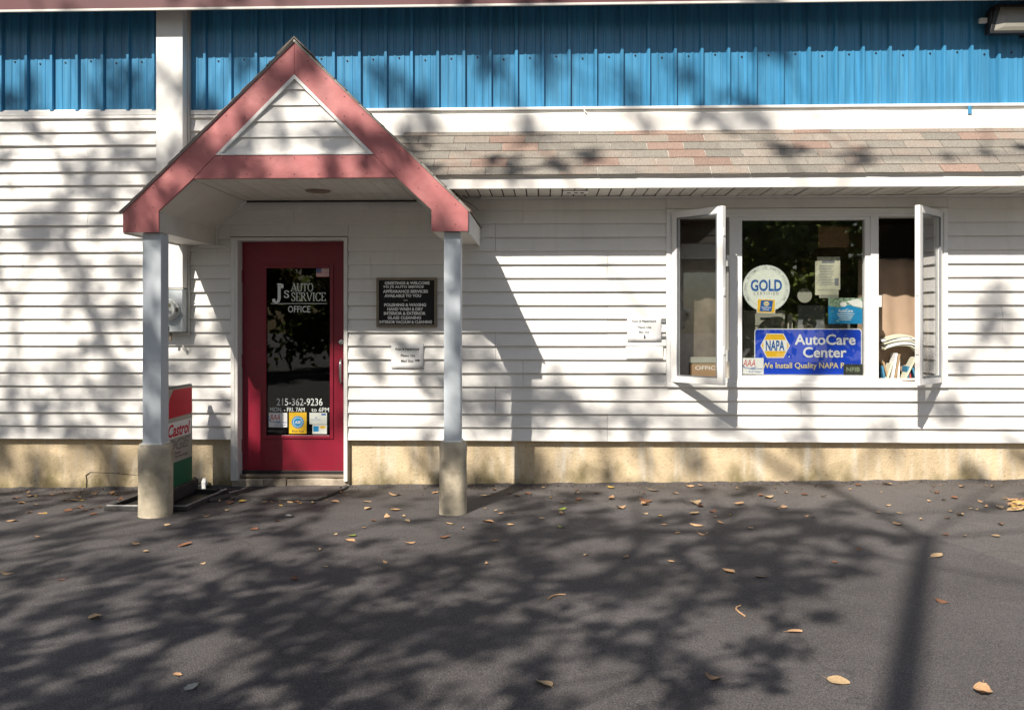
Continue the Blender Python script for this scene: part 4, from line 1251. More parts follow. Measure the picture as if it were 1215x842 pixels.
def notice(x0, x1, z0, z1, y, label, lines, arrow):
    t_ = thing('notice_sheet', ((x0 + x1) / 2, y, z0), label, 'notice')
    m = MB(); nn = 6
    for i in range(nn + 1):
        for j in range(nn + 1):
            a, b = i / nn, j / nn
            bow = 0.003 * math.sin(PI * a) + 0.002 * math.sin(2.5 * b + a)
            m.v.append((x0 + (x1 - x0) * a, y - bow, z0 + (z1 - z0) * b))
    for i in range(nn):
        for j in range(nn):
            a = i * (nn + 1) + j
            m.f.append((a, a + nn + 1, a + nn + 2, a + 1))
    o_ = m.build('sheet', M['paper'], t_, smooth=True)
    so = o_.modifiers.new('solid', 'SOLIDIFY'); so.thickness = 0.002
    w_, h_ = x1 - x0, z1 - z0
    m = MB()
    for (s_, a, b, c, e) in lines:
        write(m, s_, x0 + a * w_, x0 + b * w_, z0 + c * h_, z0 + e * h_, y - 0.0066, 0.015)
    ax, az, right = arrow
    ax, az = x0 + ax * w_, z0 + az * h_
    if right: m.flat([(ax, az - 0.006), (ax + 0.028, az - 0.006), (ax + 0.028, az - 0.011), (ax + 0.046, az), (ax + 0.028, az + 0.011), (ax + 0.028, az + 0.006), (ax, az + 0.006)], y - 0.0066)
    else: m.flat([(ax - 0.006, az), (ax - 0.006, az - 0.02), (ax - 0.012, az - 0.02), (ax, az - 0.036), (ax + 0.012, az - 0.02), (ax + 0.006, az - 0.02), (ax + 0.006, az)], y - 0.0066)
    m.build('lettering', M['ink'], t_)
notice(-1.338, -1.057, 1.016, 1.238, -0.034, 'white paper notice with a right arrow taped under the letter board',
       [("Keys & Paperwork", 0.13, 0.88, 0.70, 0.82), ("Please Use", 0.30, 0.74, 0.47, 0.57), ("Mail Slot", 0.31, 0.69, 0.25, 0.36)], (0.74, 0.33, True))
notice(0.712, 1.003, 1.254, 1.466, -0.034, 'white paper notice with a down arrow taped beside the left casement above the mail slot',
       [("Keys & Paperwork", 0.14, 0.86, 0.76, 0.88), ("Please Use", 0.30, 0.70, 0.54, 0.63), ("Mail Slot", 0.34, 0.64, 0.34, 0.43)], (0.51, 0.27, False))
ms = thing('mail_slot', (0.86, -0.02, 1.09), 'white mail slot set in the siding under the down arrow notice', 'mail slot')
m = MB().box(0.698, 1.02, -0.038, 0.0, 1.100, 1.212); m.build('plate', M['trim'], ms, bev=0.004)
m = MB().box(0.705, 1.018, -0.044, -0.035, 1.106, 1.19); m.build('flap', M['trim'], ms, bev=0.005)
for z in (1.285, 1.42):
    cl = MB().box(1.005, 1.042, -0.038, -0.02, z, z + 0.018)
    tag(cl.build('corner_clip', M['grey_ink'], None, bev=0.001), 'small dark clip beside the down arrow notice, ' + ('lower of two' if z < 1.3 else 'upper of two'), 'clip', 'clips by the mail notice')

# ---------------------------------------------------------------- electric meter and floodlight
em = thing('electric_meter', (-3.25, -0.15, 1.335), 'pale blue grey electric meter box with round glass meter behind the left porch post', 'electric meter')
m = MB().box(-3.37, -3.136, -0.152, 0.0, 1.336, 1.712); m.build('housing', M['meter'], em, bev=0.005)
m = MB().box(-3.37, -3.130, -0.158, -0.150, 1.706, 1.714); m.build('cover_lip', M['drip'], em)
m = MB().tube([(-3.250, -0.150, 1.53), (-3.250, -0.178, 1.53), (-3.250, -0.18, 1.53)], [0.094, 0.094, 0.088], 32); m.build('collar', M['dial'], em)
m = MB().tube([(-3.250, -0.178, 1.53), (-3.250, -0.225, 1.53), (-3.250, -0.227, 1.53)], [0.076, 0.074, 0.07], 32); fc = m.build('meter_face', M['dial'], em)
m = MB().box(-3.29, -3.21, -0.2295, -0.2275, 1.55, 1.58); m.build('display', M['lcd'], fc)
m = MB(); m.box(-3.285, -3.262, -0.2295, -0.2275, 1.505, 1.525); m.box(-3.245, -3.20, -0.2295, -0.2275, 1.51, 1.516); m.box(-3.225, -3.20, -0.2295, -0.2275, 1.495, 1.50); m.build('markings', M['ink'], fc)
m = MB(); m.tube([(-3.250, -0.19, 1.53), (-3.250, -0.235, 1.53), (-3.250, -0.246, 1.53), (-3.250, -0.25, 1.53)], [0.084, 0.084, 0.07, 0.03], 32); m.build('glass_cover', M['clear'], em, smooth=True)
m = MB().box(-3.175, -3.160, -0.205, -0.181, 1.51, 1.545); m.build('seal_tab', M['ink'], em)
m = MB(); m.tube([(-3.262, -0.10, 1.335), (-3.262, -0.10, 1.26)], 0.012, 8); m.tube([(-3.262, -0.16, 1.345), (-3.262, -0.16, 1.39)], 0.008, 6); m.build('conduit_stub', M['sign_frame'], em)
m = MB().tube([(-3.18, -0.03, 1.215), (-3.17, -0.035, 1.19), (-3.15, -0.035, 1.17), (-3.152, -0.04, 1.155)], [0.008, 0.014, 0.012, 0.006], 8)
tag(m.build('wall_hook', M['drip']), 'small bent metal hook on the siding under the electric meter', 'hook')

fd = thing('floodlight', (4.1, -0.1, 3.83), 'black wall floodlight with a wide pale lens under the eave at the top right', 'floodlight')
m = MB().prism([(3.735, 3.852), (4.55, 3.852), (4.52, 4.082), (3.765, 4.082), (3.74, 4.03)], -0.15, -0.04); m.build('housing', M['black'], fd, bev=0.012)
m = MB()
m.prism([(3.727, 3.836), (4.555, 3.836), (4.555, 3.858), (3.727, 3.858)], -0.175, -0.15); m.prism([(3.765, 4.058), (4.53, 4.058), (4.53, 4.08), (3.765, 4.08)], -0.168, -0.15)
m.prism([(3.727, 3.858), (3.757, 3.858), (3.813, 4.058), (3.768, 4.058)], -0.172, -0.15)
m.build('bezel', M['black'], fd, bev=0.003)
m = MB()
m.v = [(3.758, -0.172, 3.859), (4.53, -0.172, 3.859), (4.53, -0.160, 4.057), (3.812, -0.160, 4.057), (3.832, -0.182, 3.888), (4.50, -0.182, 3.888), (4.50, -0.172, 4.03), (3.857, -0.172, 4.03),
       (3.758, -0.152, 3.859), (4.53, -0.152, 3.859), (4.53, -0.1525, 4.057), (3.812, -0.1525, 4.057)]
m.f = [(0, 1, 5, 4), (1, 2, 6, 5), (2, 3, 7, 6), (3, 0, 4, 7), (4, 5, 6, 7), (0, 8, 9, 1), (8, 11, 10, 9)]
m.build('lens', M['lens'], fd)
m = MB().box(3.672, 3.734, -0.11, -0.07, 3.948, 3.988); m.build('side_bracket', M['drip'], fd, bev=0.004)
m = MB().box(4.05, 4.15, -0.045, -0.005, 3.84, 4.05); m.build('wall_mount', M['black'], fd)

# ---------------------------------------------------------------- the oil sign in its base frame
SX = -3.035
sb = thing('pavement_sign', (SX, -0.55, ground_z(SX, -0.55)), 'tall oil brand sign with red top and green foot behind the left porch post', 'sign')
def gz(x, y, h): return (x, y, ground_z(x, y) + h)
A, B, C_, D_ = (-3.43, -0.92), (-2.79, -0.965), (-2.71, -0.28), (-3.36, -0.20)
m = MB()
for (p_, q_) in ((A, B), (B, C_), (C_, D_), (D_, A)):
    a, b = Vector(gz(*p_, 0.006)), Vector(gz(*q_, 0.006))
    dv = (b - a).normalized(); pr = Vector((-dv.y, dv.x, 0))
    m.obox(a - dv * 0.018 - pr * 0.018, (b - a) + dv * 0.036, pr * 0.036, Vector((0, 0, 0.035)))
m.build('base_frame', M['rubber'], sb, bev=0.004)
m = MB()
for (p_, q_) in ((A, B), (B, C_)):
    a, b = Vector(gz(*p_, 0.0425)), Vector(gz(*q_, 0.0425))
    m.tube([a, b], 0.007, 6)
m.build('frame_rail', M['grey_edge'], sb)
m = MB().add([gz(A[0] + .03, A[1] + .03, 0.007), gz(B[0] - .03, B[1] + .03, 0.007), gz(C_[0] - .03, C_[1] - .03, 0.007), gz(D_[0] + .03, D_[1] - .03, 0.007)], [(0, 1, 2, 3)])
m.build('base_mat', M['black'], sb)
m = MB().box(SX - 0.05, SX + 0.05, -0.93, -0.18, -0.03, 0.075); m.build('foot_block', M['rubber'], sb, bev=0.006)
ya, yb, zb_, zt_ = -0.90, -0.215, 0.06, 0.895
m = MB().prism(rrect(ya, yb, zb_, zt_, 0.022), SX - 0.014, SX + 0.008, 'x'); m.build('sign_edge', M['black'], sb)
m = MB().prism(rrect(ya + 0.006, yb - 0.014, zb_ + 0.006, zt_ - 0.018, 0.02), SX + 0.0085, SX + 0.012, 'x'); m.build('panel', M['champagne'], sb)
SP = SX + 0.0127
tx = lambda u_: -0.30 - (224 - u_) * 0.0172            # along the panel
m = MB().flat([(-0.78, 0.64), (-0.70, 0.80), (-0.62, 0.868), (-0.245, 0.868), (-0.234, 0.857), (-0.234, 0.645)], SP, 'x'); m.build('red_top', M['castrol_red'], sb)
m = MB().flat([(-0.888, 0.62), (-0.83, 0.76), (-0.74, 0.872), (-0.67, 0.872), (-0.86, 0.872), (-0.888, 0.85)][:3] + [(-0.70, 0.874), (-0.875, 0.874), (-0.888, 0.86)], SP, 'x'); m.build('black_corner', M['ink'], sb)
m = MB().flat([(-0.888, 0.60), (-0.868, 0.60), (-0.80, 0.74), (-0.835, 0.75), (-0.888, 0.65)], SP + 0.0004, 'x'); m.build('green_edge', M['castrol_green'], sb)
m = MB().flat([(-0.888, 0.072), (-0.232, 0.072), (-0.232, 0.275), (-0.888, 0.275)], SP, 'x'); m.build('green_foot', M['castrol_green'], sb)
m = MB().flat([(-0.88, 0.475), (-0.26, 0.475), (-0.24, 0.605), (-0.86, 0.605)], SP, 'x'); m.build('logo_panel', M['white_print'], sb)
m = MB(); write(m, "Castrol", -0.73, -0.275, 0.485, 0.59, SP + 0.0006, 0.025, 0.25, 'x'); m.build('logo_lettering', M['castrol_red'], sb)
ec = (-0.80, 0.538)
m = MB().disc(ec[0], ec[1], 0.058, SP + 0.0004, 28, 0.058, 'x'); m.build('logo_disc', M['white_print'], sb)
m = MB()
m.flat([(ec[0] + 0.052 * math.cos(R(a)), ec[1] + 0.052 * math.sin(R(a))) for a in range(20, 361 - 40, 12)], SP + 0.0007, 'x'); m.build('logo_swirl', M['castrol_green'], sb)
m = MB().flat([(ec[0] - 0.02, ec[1] - 0.012), (ec[0] + 0.052, ec[1] - 0.012), (ec[0] + 0.045, ec[1] + 0.014), (ec[0] - 0.005, ec[1] + 0.014)], SP + 0.0012, 'x'); m.build('logo_bar', M['castrol_red'], sb)
m = MB(); write(m, "EDGE", -0.875, -0.275, 0.375, 0.462, SP + 0.0004, 0.035, 0.3, 'x'); write(m, "IS", -0.75, -0.62, 0.30, 0.362, SP + 0.0004, 0.03, 0.3, 'x')
write(m, "Power", -0.60, -0.47, 0.336, 0.362, SP + 0.0004, 0.01, 0.2, 'x'); write(m, "Technology", -0.61, -0.31, 0.302, 0.33, SP + 0.0004, 0.01, 0.2, 'x'); m.build('name_shadow', M['ink'], sb)
m = MB(); write(m, "EDGE", -0.868, -0.282, 0.382, 0.456, SP + 0.0010, -0.004, 0.3, 'x'); write(m, "IS", -0.745, -0.625, 0.305, 0.358, SP + 0.0010, -0.004, 0.3, 'x'); m.build('name_lettering', M['champagne'], sb)

# raised asphalt ramp by the door and a loose rubber strip
pd = MB()
poly = [(-2.60, -0.50), (-2.5, -0.27), (-2.40, -0.05), (-2.1, -0.03), (-1.76, -0.045), (-1.74, -0.2), (-1.79, -0.42), (-1.83, -0.60), (-2.07, -0.575), (-2.3, -0.60)]
q = random.Random(21)
fine = []
for i in range(len(poly)):
    a, b = poly[i], poly[(i + 1) % len(poly)]
    for k in range(4):
        t_ = k / 4
        fine.append((a[0] + (b[0] - a[0]) * t_ + q.uniform(-0.022, 0.022), a[1] + (b[1] - a[1]) * t_ + q.uniform(-0.02, 0.02)))
nn = len(fine)
cx_, cy_ = -2.12, -0.32
for (x, y) in fine: pd.v.append((x, y, ground_z(x, y) - 0.01))
for (x, y) in fine: pd.v.append((x + (cx_ - x) * 0.03, y + (cy_ - y) * 0.03, ground_z(x, y) + 0.022))
for k in range(nn): pd.f.append((k, (k + 1) % nn, (k + 1) % nn + nn, k + nn))
pd.f.append(tuple(range(nn, 2 * nn)))
tag(pd.build('doorstep_ramp', M['asphalt']), 'raised broken asphalt ramp in front of the red door', kind='structure')
ck = MB()
pts = [(-1.835, -0.61), (-1.78, -0.42), (-1.735, -0.2), (-1.72, -0.02)]
ck.tube([gz(x, y, 0.004) for x, y in pts], [0.018, 0.014, 0.018, 0.01], 6)
ck.tube([gz(x, y, 0.003) for x, y in ((-2.22, -0.60), (-2.02, -0.585), (-1.84, -0.615))], [0.006, 0.011, 0.014], 6)
tag(ck.build('asphalt_crack', M['hole']), 'dark broken edge of the asphalt ramp', kind='structure')
rs = MB()
pts = [(-2.74, -0.62), (-2.62, -0.42), (-2.5, -0.2), (-2.42, -0.08), (-2.36, -0.03)]
rs.tube([gz(x, y, 0.012) for x, y in pts], [0.016, 0.02, 0.017, 0.019, 0.012], 7)
rs.tube([gz(x - 0.05, y + 0.02, 0.012) for x, y in pts[:-1]], [0.012, 0.014, 0.02, 0.01], 7)
rs.tube([gz(x + 0.02, y - 0.03, 0.014) for x, y in pts[:4]], [0.010, 0.008, 0.009, 0.006], 6)
tag(rs.build('rubber_strip', M['rubber']), 'torn black rubber strip lying between the oil sign base and the door', 'rubber strip')
pcp = thing('plastic_bottle', (-3.02, -0.03, ground_z(-3.02, 0)), 'small black and white plastic fitting at the foundation behind the oil sign', 'fitting')
m = MB().tube([(-3.08, -0.02, -0.04), (-3.08, -0.02, 0.03), (-3.08, -0.02, 0.06)], [0.028, 0.028, 0.012], 12); m.build('cap', M['black'], pcp)
m = MB().tube([(-2.99, -0.03, -0.04), (-2.99, -0.03, 0.02), (-2.99, -0.03, 0.05)], [0.024, 0.026, 0.014], 12); m.build('cap', M['white_print'], pcp)
m = MB().box(-3.13, -2.95, -0.045, 0.02, -0.05, -0.005); m.build('bar', M['black'], pcp, bev=0.004)

lp = MB()
q = random.Random(12)
n_ = 260
for i in range(n_ + 1):
    x = -6.0 + 11.9 * i / n_
    h_ = 0.012 + 0.012 * mnoise.noise(Vector((x * 4, 0, 0))) + 0.010 * q.random()
    w_ = 0.05 + 0.03 * mnoise.noise(Vector((x * 3, 5, 0))) + 0.02 * q.random()
    yb_ = 0.028 if not (-2.8 < x < -1.7) else -0.03
    z_ = ground_z(x, 0)
    lp.v += [(x, yb_ + 0.02, z_ + max(0.004, h_)), (x, yb_ - w_ * 0.4, z_ + max(0.004, h_ * 0.8)), (x, yb_ - w_, z_ - 0.004)]
for i in range(n_):
    o = 3 * i
    lp.f += [(o, o + 1, o + 4, o + 3), (o + 1, o + 2, o + 5, o + 4)]
tag(lp.build('asphalt_lip', M['asphalt_new'], origin=(0, 0, 0)), 'ragged tarry edge where the asphalt meets the wall', kind='structure')
# grit and crumbs washed against the foot of the wall
gm = MB()
q = random.Random(31)
for i in range(1500):
    x = q.uniform(-5.0, 4.4)
    y = 0.025 - abs(q.gauss(0, 0.07 if i % 3 else 0.25))
    if -2.755 < x < -1.72: y -= 0.03
    s_ = q.uniform(0.003, 0.010) if i % 11 else q.uniform(0.010, 0.018)
    c_ = Vector((x, y, ground_z(x, y) + s_ * 0.3 + 0.004))
    p = [c_ + Vector((q.uniform(-1, 1), q.uniform(-1, 1), q.uniform(-.5, .8))).normalized() * s_ for _ in range(4)]
    gm.add(p, [(0, 1, 2), (0, 2, 3), (0, 3, 1), (1, 3, 2)])
tag(gm.build('grit', M['grit'], origin=(0, 0, 0)), 'dark grit and leaf crumbs along the foot of the wall', kind='stuff')

# dry vine on the shed roof beside the gable
vn = MB()
q = random.Random(4)
for k in range(9):
    a = Vector((-0.98 + q.uniform(-0.05, 0.12), -0.40 + q.uniform(-0.15, 0.25), 0)); a.z = 3.505 - 0.972 * (a.x - CX) + 0.02
    pts = [a]
    dv = Vector((q.uniform(0.02, 0.07), q.uniform(-0.03, 0.02), q.uniform(-0.03, 0.0)))
    for i in range(5):
        pts.append(pts[-1] + dv + Vector((0, 0, 0.012 * math.sin(i * 1.6 + k))))
        dv.z -= 0.006
    vn.tube(pts, 0.0028, 5)
tag(vn.build('dry_vine', M['twig']), 'tangle of dry vine stems where the gable meets the shingled roof', 'vine')

# ---------------------------------------------------------------- fallen leaves (x, y, length in m, colour, turn)
def leaf_mesh(kind, m, seed):
    q = random.Random(seed)
    n_ = 7
    b = MB()
    curl, fold, twist = q.uniform(0.10, 0.8), q.uniform(0.05, 0.6), q.uniform(-0.5, 0.5)
    wid = q.uniform(0.24, 0.42)
    for i in range(n_):
        t_ = i / (n_ - 1)
        ww = wid * math.sin(PI * min(1, t_ * 0.93 + 0.05)) ** 0.75 * (1.15 - 0.5 * t_)
        if i == n_ - 1: ww = 0.008
        zc_ = curl * (t_ - 0.45) ** 2 + 0.03
        e1, e2 = q.uniform(0.85, 1.15), q.uniform(0.85, 1.15)
        b.v += [(t_ - 0.5, -ww * e1, zc_ + fold * ww + twist * 0.12 * t_), (t_ - 0.5, 0, zc_), (t_ - 0.5, ww * e2, zc_ + fold * ww * 0.8 - twist * 0.12 * t_)]
    for i in range(n_ - 1):
        o = 3 * i
        b.f += [(o, o + 3, o + 4, o + 1), (o + 1, o + 4, o + 5, o + 2)]
    b.tube([(-0.5, 0, curl * 0.2 + 0.03), (-0.62, 0.02, curl * 0.24 + 0.04), (-0.72, 0.05, curl * 0.3 + 0.03)], 0.010, 4)
    zmin = min(v[2] for v in b.v)
    b.v = [(x_, y_, z_ - zmin) for x_, y_, z_ in b.v]
    return b.mesh('leaf', m, smooth=True)
LEAFC = {'t': 'leaf_tan', 'p': 'leaf_pale', 'b': 'leaf_brown', 'y': 'leaf_yellow', 'g': 'leaf_green', 'w': 'leaf_grey'}
CNAME = {'t': 'tan', 'p': 'pale', 'b': 'dark brown', 'y': 'yellow', 'g': 'green', 'w': 'grey'}
LM = {c: [leaf_mesh(c, M[n_], 50 + s) for s in range(8)] for c, n_ in LEAFC.items()}
LEAVES = [
    (-4.287, -0.623, 0.095, 't', None),
    (-4.125, -0.679, 0.045, 'p', None),
    (-3.973, -1.276, 0.104, 't', None),
    (-4.011, -0.984, 0.054, 't', None),
    (-3.899, -1.032, 0.065, 't', None),
    (-3.874, -1.018, 0.043, 'y', None),
    (-3.736, -0.932, 0.08, 'b', None),
    (-3.708, -0.823, 0.067, 'b', None),
    (-3.607, -0.92, 0.058, 'b', None),
    (-3.587, -0.859, 0.052, 'b', None),
    (-3.542, -0.813, 0.044, 'b', None),
    (-3.736, -0.854, 0.052, 't', None),
    (-3.713, -0.759, 0.045, 'b', None),
    (-3.469, -1.061, 0.072, 'b', None),
    (-3.181, -2.681, 0.077, 'p', 'pale dry leaf alone at the left edge of the drive'),
    (-3.502, -1.781, 0.04, 't', None),
    (-2.782, -2.816, 0.053, 'b', 'reddish brown leaf in the shade at the left of the drive'),
    (-2.249, -3.48, 0.093, 'p', 'pale curled leaf alone in the left foreground of the drive'),
    (-1.426, -4.337, 0.06, 'w', 'curled grey white leaf at the lower left of the drive'),
    (-1.534, -4.211, 0.04, 't', None),
    (-2.557, -2.194, 0.06, 'p', None),
    (-2.716, -1.996, 0.062, 't', None),
    (-2.371, -2.027, 0.105, 'b', None),
    (-2.731, -1.449, 0.061, 'p', None),
    (-2.546, -1.178, 0.049, 't', None),
    (-2.462, -0.959, 0.051, 'p', None),
    (-2.043, -1.598, 0.073, 'b', None),
    (-1.956, -1.351, 0.04, 'b', None),
    (-1.905, -1.199, 0.091, 'w', 'whitish flat leaf in front of the red door'),
    (-2.078, -2.482, 0.04, 'p', None),
    (-2.266, -0.647, 0.061, 'p', None),
    (-2.197, -0.65, 0.045, 't', None),
    (-2.137, -0.618, 0.04, 'y', None),
    (-2.062, -0.638, 0.04, 't', None),
    (-2.099, -0.863, 0.044, 'y', None),
    (-2.095, -0.784, 0.04, 'y', None),
    (-2.16, -0.06, 0.057, 'b', None),
    (-2.342, -0.06, 0.049, 't', None),
    (-1.861, -0.544, 0.04, 'b', None),
    (-1.693, -0.668, 0.076, 't', None),
    (-1.727, -0.284, 0.056, 'b', None),
    (-1.424, -0.678, 0.068, 'p', None),
    (-1.367, -0.935, 0.08, 'p', None),
    (-1.245, -1.358, 0.055, 'b', None),
    (-1.249, -0.411, 0.11, 't', None),
    (-1.149, -1.003, 0.094, 't', None),
    (-1.17, -1.222, 0.077, 't', None),
    (-1.045, -1.212, 0.04, 'p', None),
    (-0.997, -1.366, 0.055, 'p', None),
    (-1.269, -1.568, 0.04, 't', None),
    (-1.434, -1.762, 0.04, 'p', None),
    (-1.31, -1.801, 0.07, 'g', 'yellow green leaf on the drive between door and right porch post'),
    (-1.297, -1.94, 0.081, 't', None),
    (-1.437, -2.166, 0.04, 'p', None),
    (-1.424, -2.813, 0.064, 'b', 'curled dark brown leaf in the middle of the drive left of centre'),
    (-1.312, -2.561, 0.04, 'p', None),
    (-0.879, -2.018, 0.086, 't', None),
    (-0.966, -2.475, 0.046, 't', None),
    (-0.673, -1.876, 0.082, 'b', 'dark brown leaf just in front of the right porch pier'),
    (-0.672, -1.469, 0.067, 'p', None),
    (-0.568, -1.613, 0.04, 't', None),
    (-0.49, -0.459, 0.086, 'p', None),
    (-0.458, -0.951, 0.04, 't', None),
    (-0.333, -1.975, 0.056, 't', None),
    (-0.349, -2.515, 0.04, 't', None),
    (-0.409, -1.424, 0.088, 't', None),
    (-0.325, -1.149, 0.042, 't', None),
    (-0.247, -1.52, 0.053, 'p', None),
    (-0.372, -1.03, 0.04, 'p', None),
    (-0.15, -0.384, 0.094, 'b', None),
    (0.428, -0.371, 0.055, 'b', None),
    (0.533, -0.618, 0.091, 't', None),
    (0.908, -0.301, 0.111, 'p', None),
    (1.064, -0.433, 0.055, 't', None),
    (0.141, -0.752, 0.045, 'p', None),
    (0.251, -0.756, 0.04, 't', None),
    (0.578, -0.972, 0.102, 't', None),
    (0.791, -0.727, 0.113, 'b', None),
    (0.77, -0.855, 0.096, 't', None),
    (0.747, -1.184, 0.056, 'p', None),
    (0.129, -1.017, 0.094, 'g', None),
    (0.124, -1.163, 0.063, 't', None),
    (0.116, -1.595, 0.059, 'g', 'small green leaf below the mail slot'),
    (-0.236, -1.123, 0.043, 'p', None),
    (-0.024, -1.3, 0.048, 'p', None),
    (-0.232, -1.521, 0.04, 't', None),
    (1.173, -0.822, 0.126, 'p', None),
    (1.187, -0.932, 0.095, 'b', None),
    (1.103, -1.195, 0.091, 'p', None),
    (0.839, -1.271, 0.04, 'y', None),
    (1.248, -1.128, 0.085, 'b', None),
    (1.232, -1.298, 0.048, 't', None),
    (1.352, -1.26, 0.04, 'y', None),
    (1.051, -1.571, 0.099, 't', None),
    (1.236, -1.486, 0.074, 't', None),
    (1.411, -1.656, 0.046, 'p', None),
    (0.834, -1.552, 0.047, 't', None),
    (0.894, -1.787, 0.04, 't', None),
    (1.049, -1.839, 0.064, 't', None),
    (1.085, -1.792, 0.04, 'p', None),
    (1.772, -0.632, 0.099, 'p', None),
    (1.963, -0.434, 0.047, 't', None),
    (2.225, -0.583, 0.054, 'b', None),
    (1.916, -1.333, 0.041, 'b', None),
    (1.882, -1.304, 0.04, 't', None),
    (1.752, -1.042, 0.04, 't', None),
    (2.894, -0.104, 0.098, 'p', None),
    (3.328, -0.162, 0.04, 't', None),
    (3.088, -0.765, 0.052, 'p', None),
    (2.438, -1.182, 0.049, 'p', None),
    (2.59, -0.951, 0.058, 'p', None),
    (2.578, -1.215, 0.042, 'p', None),
    (2.436, -1.573, 0.093, 't', None),
    (2.652, -1.423, 0.04, 'p', None),
    (2.986, -1.284, 0.083, 'p', None),
    (2.851, -1.389, 0.055, 'b', None),
    (2.967, -1.171, 0.04, 'p', None),
    (3.149, -1.09, 0.043, 'p', None),
    (3.176, -1.12, 0.04, 'p', None),
    (3.337, -0.853, 0.059, 't', None),
    (3.712, -0.235, 0.048, 't', None),
    (3.38, -1.039, 0.079, 'p', None),
    (3.12, -1.593, 0.059, 'b', None),
    (2.631, -1.868, 0.051, 'b', None),
    (2.737, -1.905, 0.044, 'p', None),
    (2.925, -1.922, 0.056, 'p', None),
    (1.946, -2.231, 0.065, 'b', None),
    (2.353, -2.398, 0.098, 'p', 'pale leaf at the tip of the trunk shadow'),
    (1.706, -2.526, 0.045, 'b', 'dark brown leaf in the shade below the blue window sign'),
    (0.496, -2.379, 0.064, 't', 'tan leaf in the sun right of the drive centre'),
    (0.754, -2.499, 0.045, 't', None),
    (1.041, -2.727, 0.087, 't', None),
    (1.207, -2.813, 0.07, 't', 'orange tan leaf in the drive below the picture window'),
    (0.253, -2.335, 0.04, 'p', None),
    (2.011, -3.274, 0.063, 'b', 'brown leaf lying in the trunk shadow'),
    (1.155, -3.706, 0.066, 't', None),
    (0.682, -4.246, 0.07, 't', 'upright curled tan leaf in the right foreground'),
    (1.174, -4.281, 0.084, 'p', 'pale flat leaf in the right foreground left of the trunk shadow'),
    (-0.005, -4.3, 0.084, 'p', 'pale flat leaf in the foreground near the middle of the picture'),
    (1.69, -4.387, 0.101, 't', 'largest tan leaf, in the lower right corner of the drive'),
    (3.602, -0.768, 0.082, 't', 'tan leaf heaped in the small pile at the right edge'),
    (3.539, -0.939, 0.098, 'p', 'tan leaf heaped in the small pile at the right edge'),
    (3.478, -1.101, 0.114, 'y', 'tan leaf heaped in the small pile at the right edge'),
    (3.612, -0.879, 0.092, 't', 'tan leaf heaped in the small pile at the right edge'),
    (3.55, -1.045, 0.108, 'b', 'tan leaf heaped in the small pile at the right edge'),
    (3.688, -0.819, 0.085, 't', 'tan leaf heaped in the small pile at the right edge'),
    (3.501, -0.983, 0.101, 't', 'tan leaf heaped in the small pile at the right edge'),
    (3.442, -1.144, 0.117, 'p', 'tan leaf heaped in the small pile at the right edge'),
    (3.574, -0.924, 0.095, 'y', 'tan leaf heaped in the small pile at the right edge'),
    (3.513, -1.088, 0.111, 't', 'tan leaf heaped in the small pile at the right edge'),
    (3.648, -0.865, 0.088, 'b', 'tan leaf heaped in the small pile at the right edge'),
    (3.585, -1.031, 0.104, 't', 'tan leaf heaped in the small pile at the right edge'),
    (3.599, -0.8, 0.082, 't', 'tan leaf heaped in the small pile at the right edge'),
    (3.536, -0.969, 0.098, 'p', 'tan leaf heaped in the small pile at the right edge'),
    (3.476, -1.13, 0.113, 'y', 'tan leaf heaped in the small pile at the right edge'),
    (3.609, -0.91, 0.091, 't', 'tan leaf heaped in the small pile at the right edge'),
]
lr = random.Random(77)
xq = random.Random(99)
for i in range(80):
    if i < 26: x, y = xq.uniform(-4.6, -3.5), -0.12 - abs(xq.gauss(0, 0.35))
    elif i < 40: x, y = xq.uniform(-2.65, -1.75), -0.62 + xq.gauss(0, 0.06)
    else: x, y = xq.uniform(-2.4, 4.0), -0.08 - abs(xq.gauss(0, 0.45))
    LEAVES.append((x, y, xq.uniform(0.025, 0.085), xq.choice('ttpbby'), None))
def zone(x, y):
    side = 'left part' if x < -1.9 else ('left of centre' if x < -0.9 else ('centre' if x < 0.0 else ('right of centre' if x < 0.9 else 'right part')))
    if y < -3.2: return 'the near drive, ' + side
    if y < -2.0: return 'the middle of the drive, ' + side
    if y < -1.3: return 'the drive beyond the posts, ' + side
    if x < -3.0: return 'the asphalt left of the oil sign'
    if x < -1.5: return 'the asphalt before the red door'
    if x < -0.2: return 'the asphalt round the right porch post'
    if x < 1.2: return 'the asphalt below the mail slot'
    if x < 2.6: return 'the asphalt under the window'
    return 'the asphalt right of the window'
for (x, y, ln, c, lab) in LEAVES:
    lab = lab.replace('tan leaf heaped', CNAME[c] + ' leaf heaped') if lab and 'heaped' in lab else lab
    o = bpy.data.objects.new('leaf', LM[c][lr.randrange(8)])
    link(o, (x, y, ground_z(x, y) + 0.006))
    o.rotation_euler = (lr.uniform(-0.15, 0.15), lr.uniform(-0.15, 0.15), lr.uniform(0, 2 * PI))
    s_ = ln * (1.05 if y < -3 else 0.95)
    o.scale = (s_, s_, s_ * lr.uniform(0.7, 1.2))
    if lab:
        tag(o, lab, 'leaf', 'fallen leaves on the asphalt')
    else:
        sz = 'small' if ln < 0.085 else 'larger'
        tag(o, f'{sz} dry {CNAME[c]} leaf lying on {zone(x, y)}', 'leaf', f'{sz} {CNAME[c]} leaves on {zone(x, y)}')
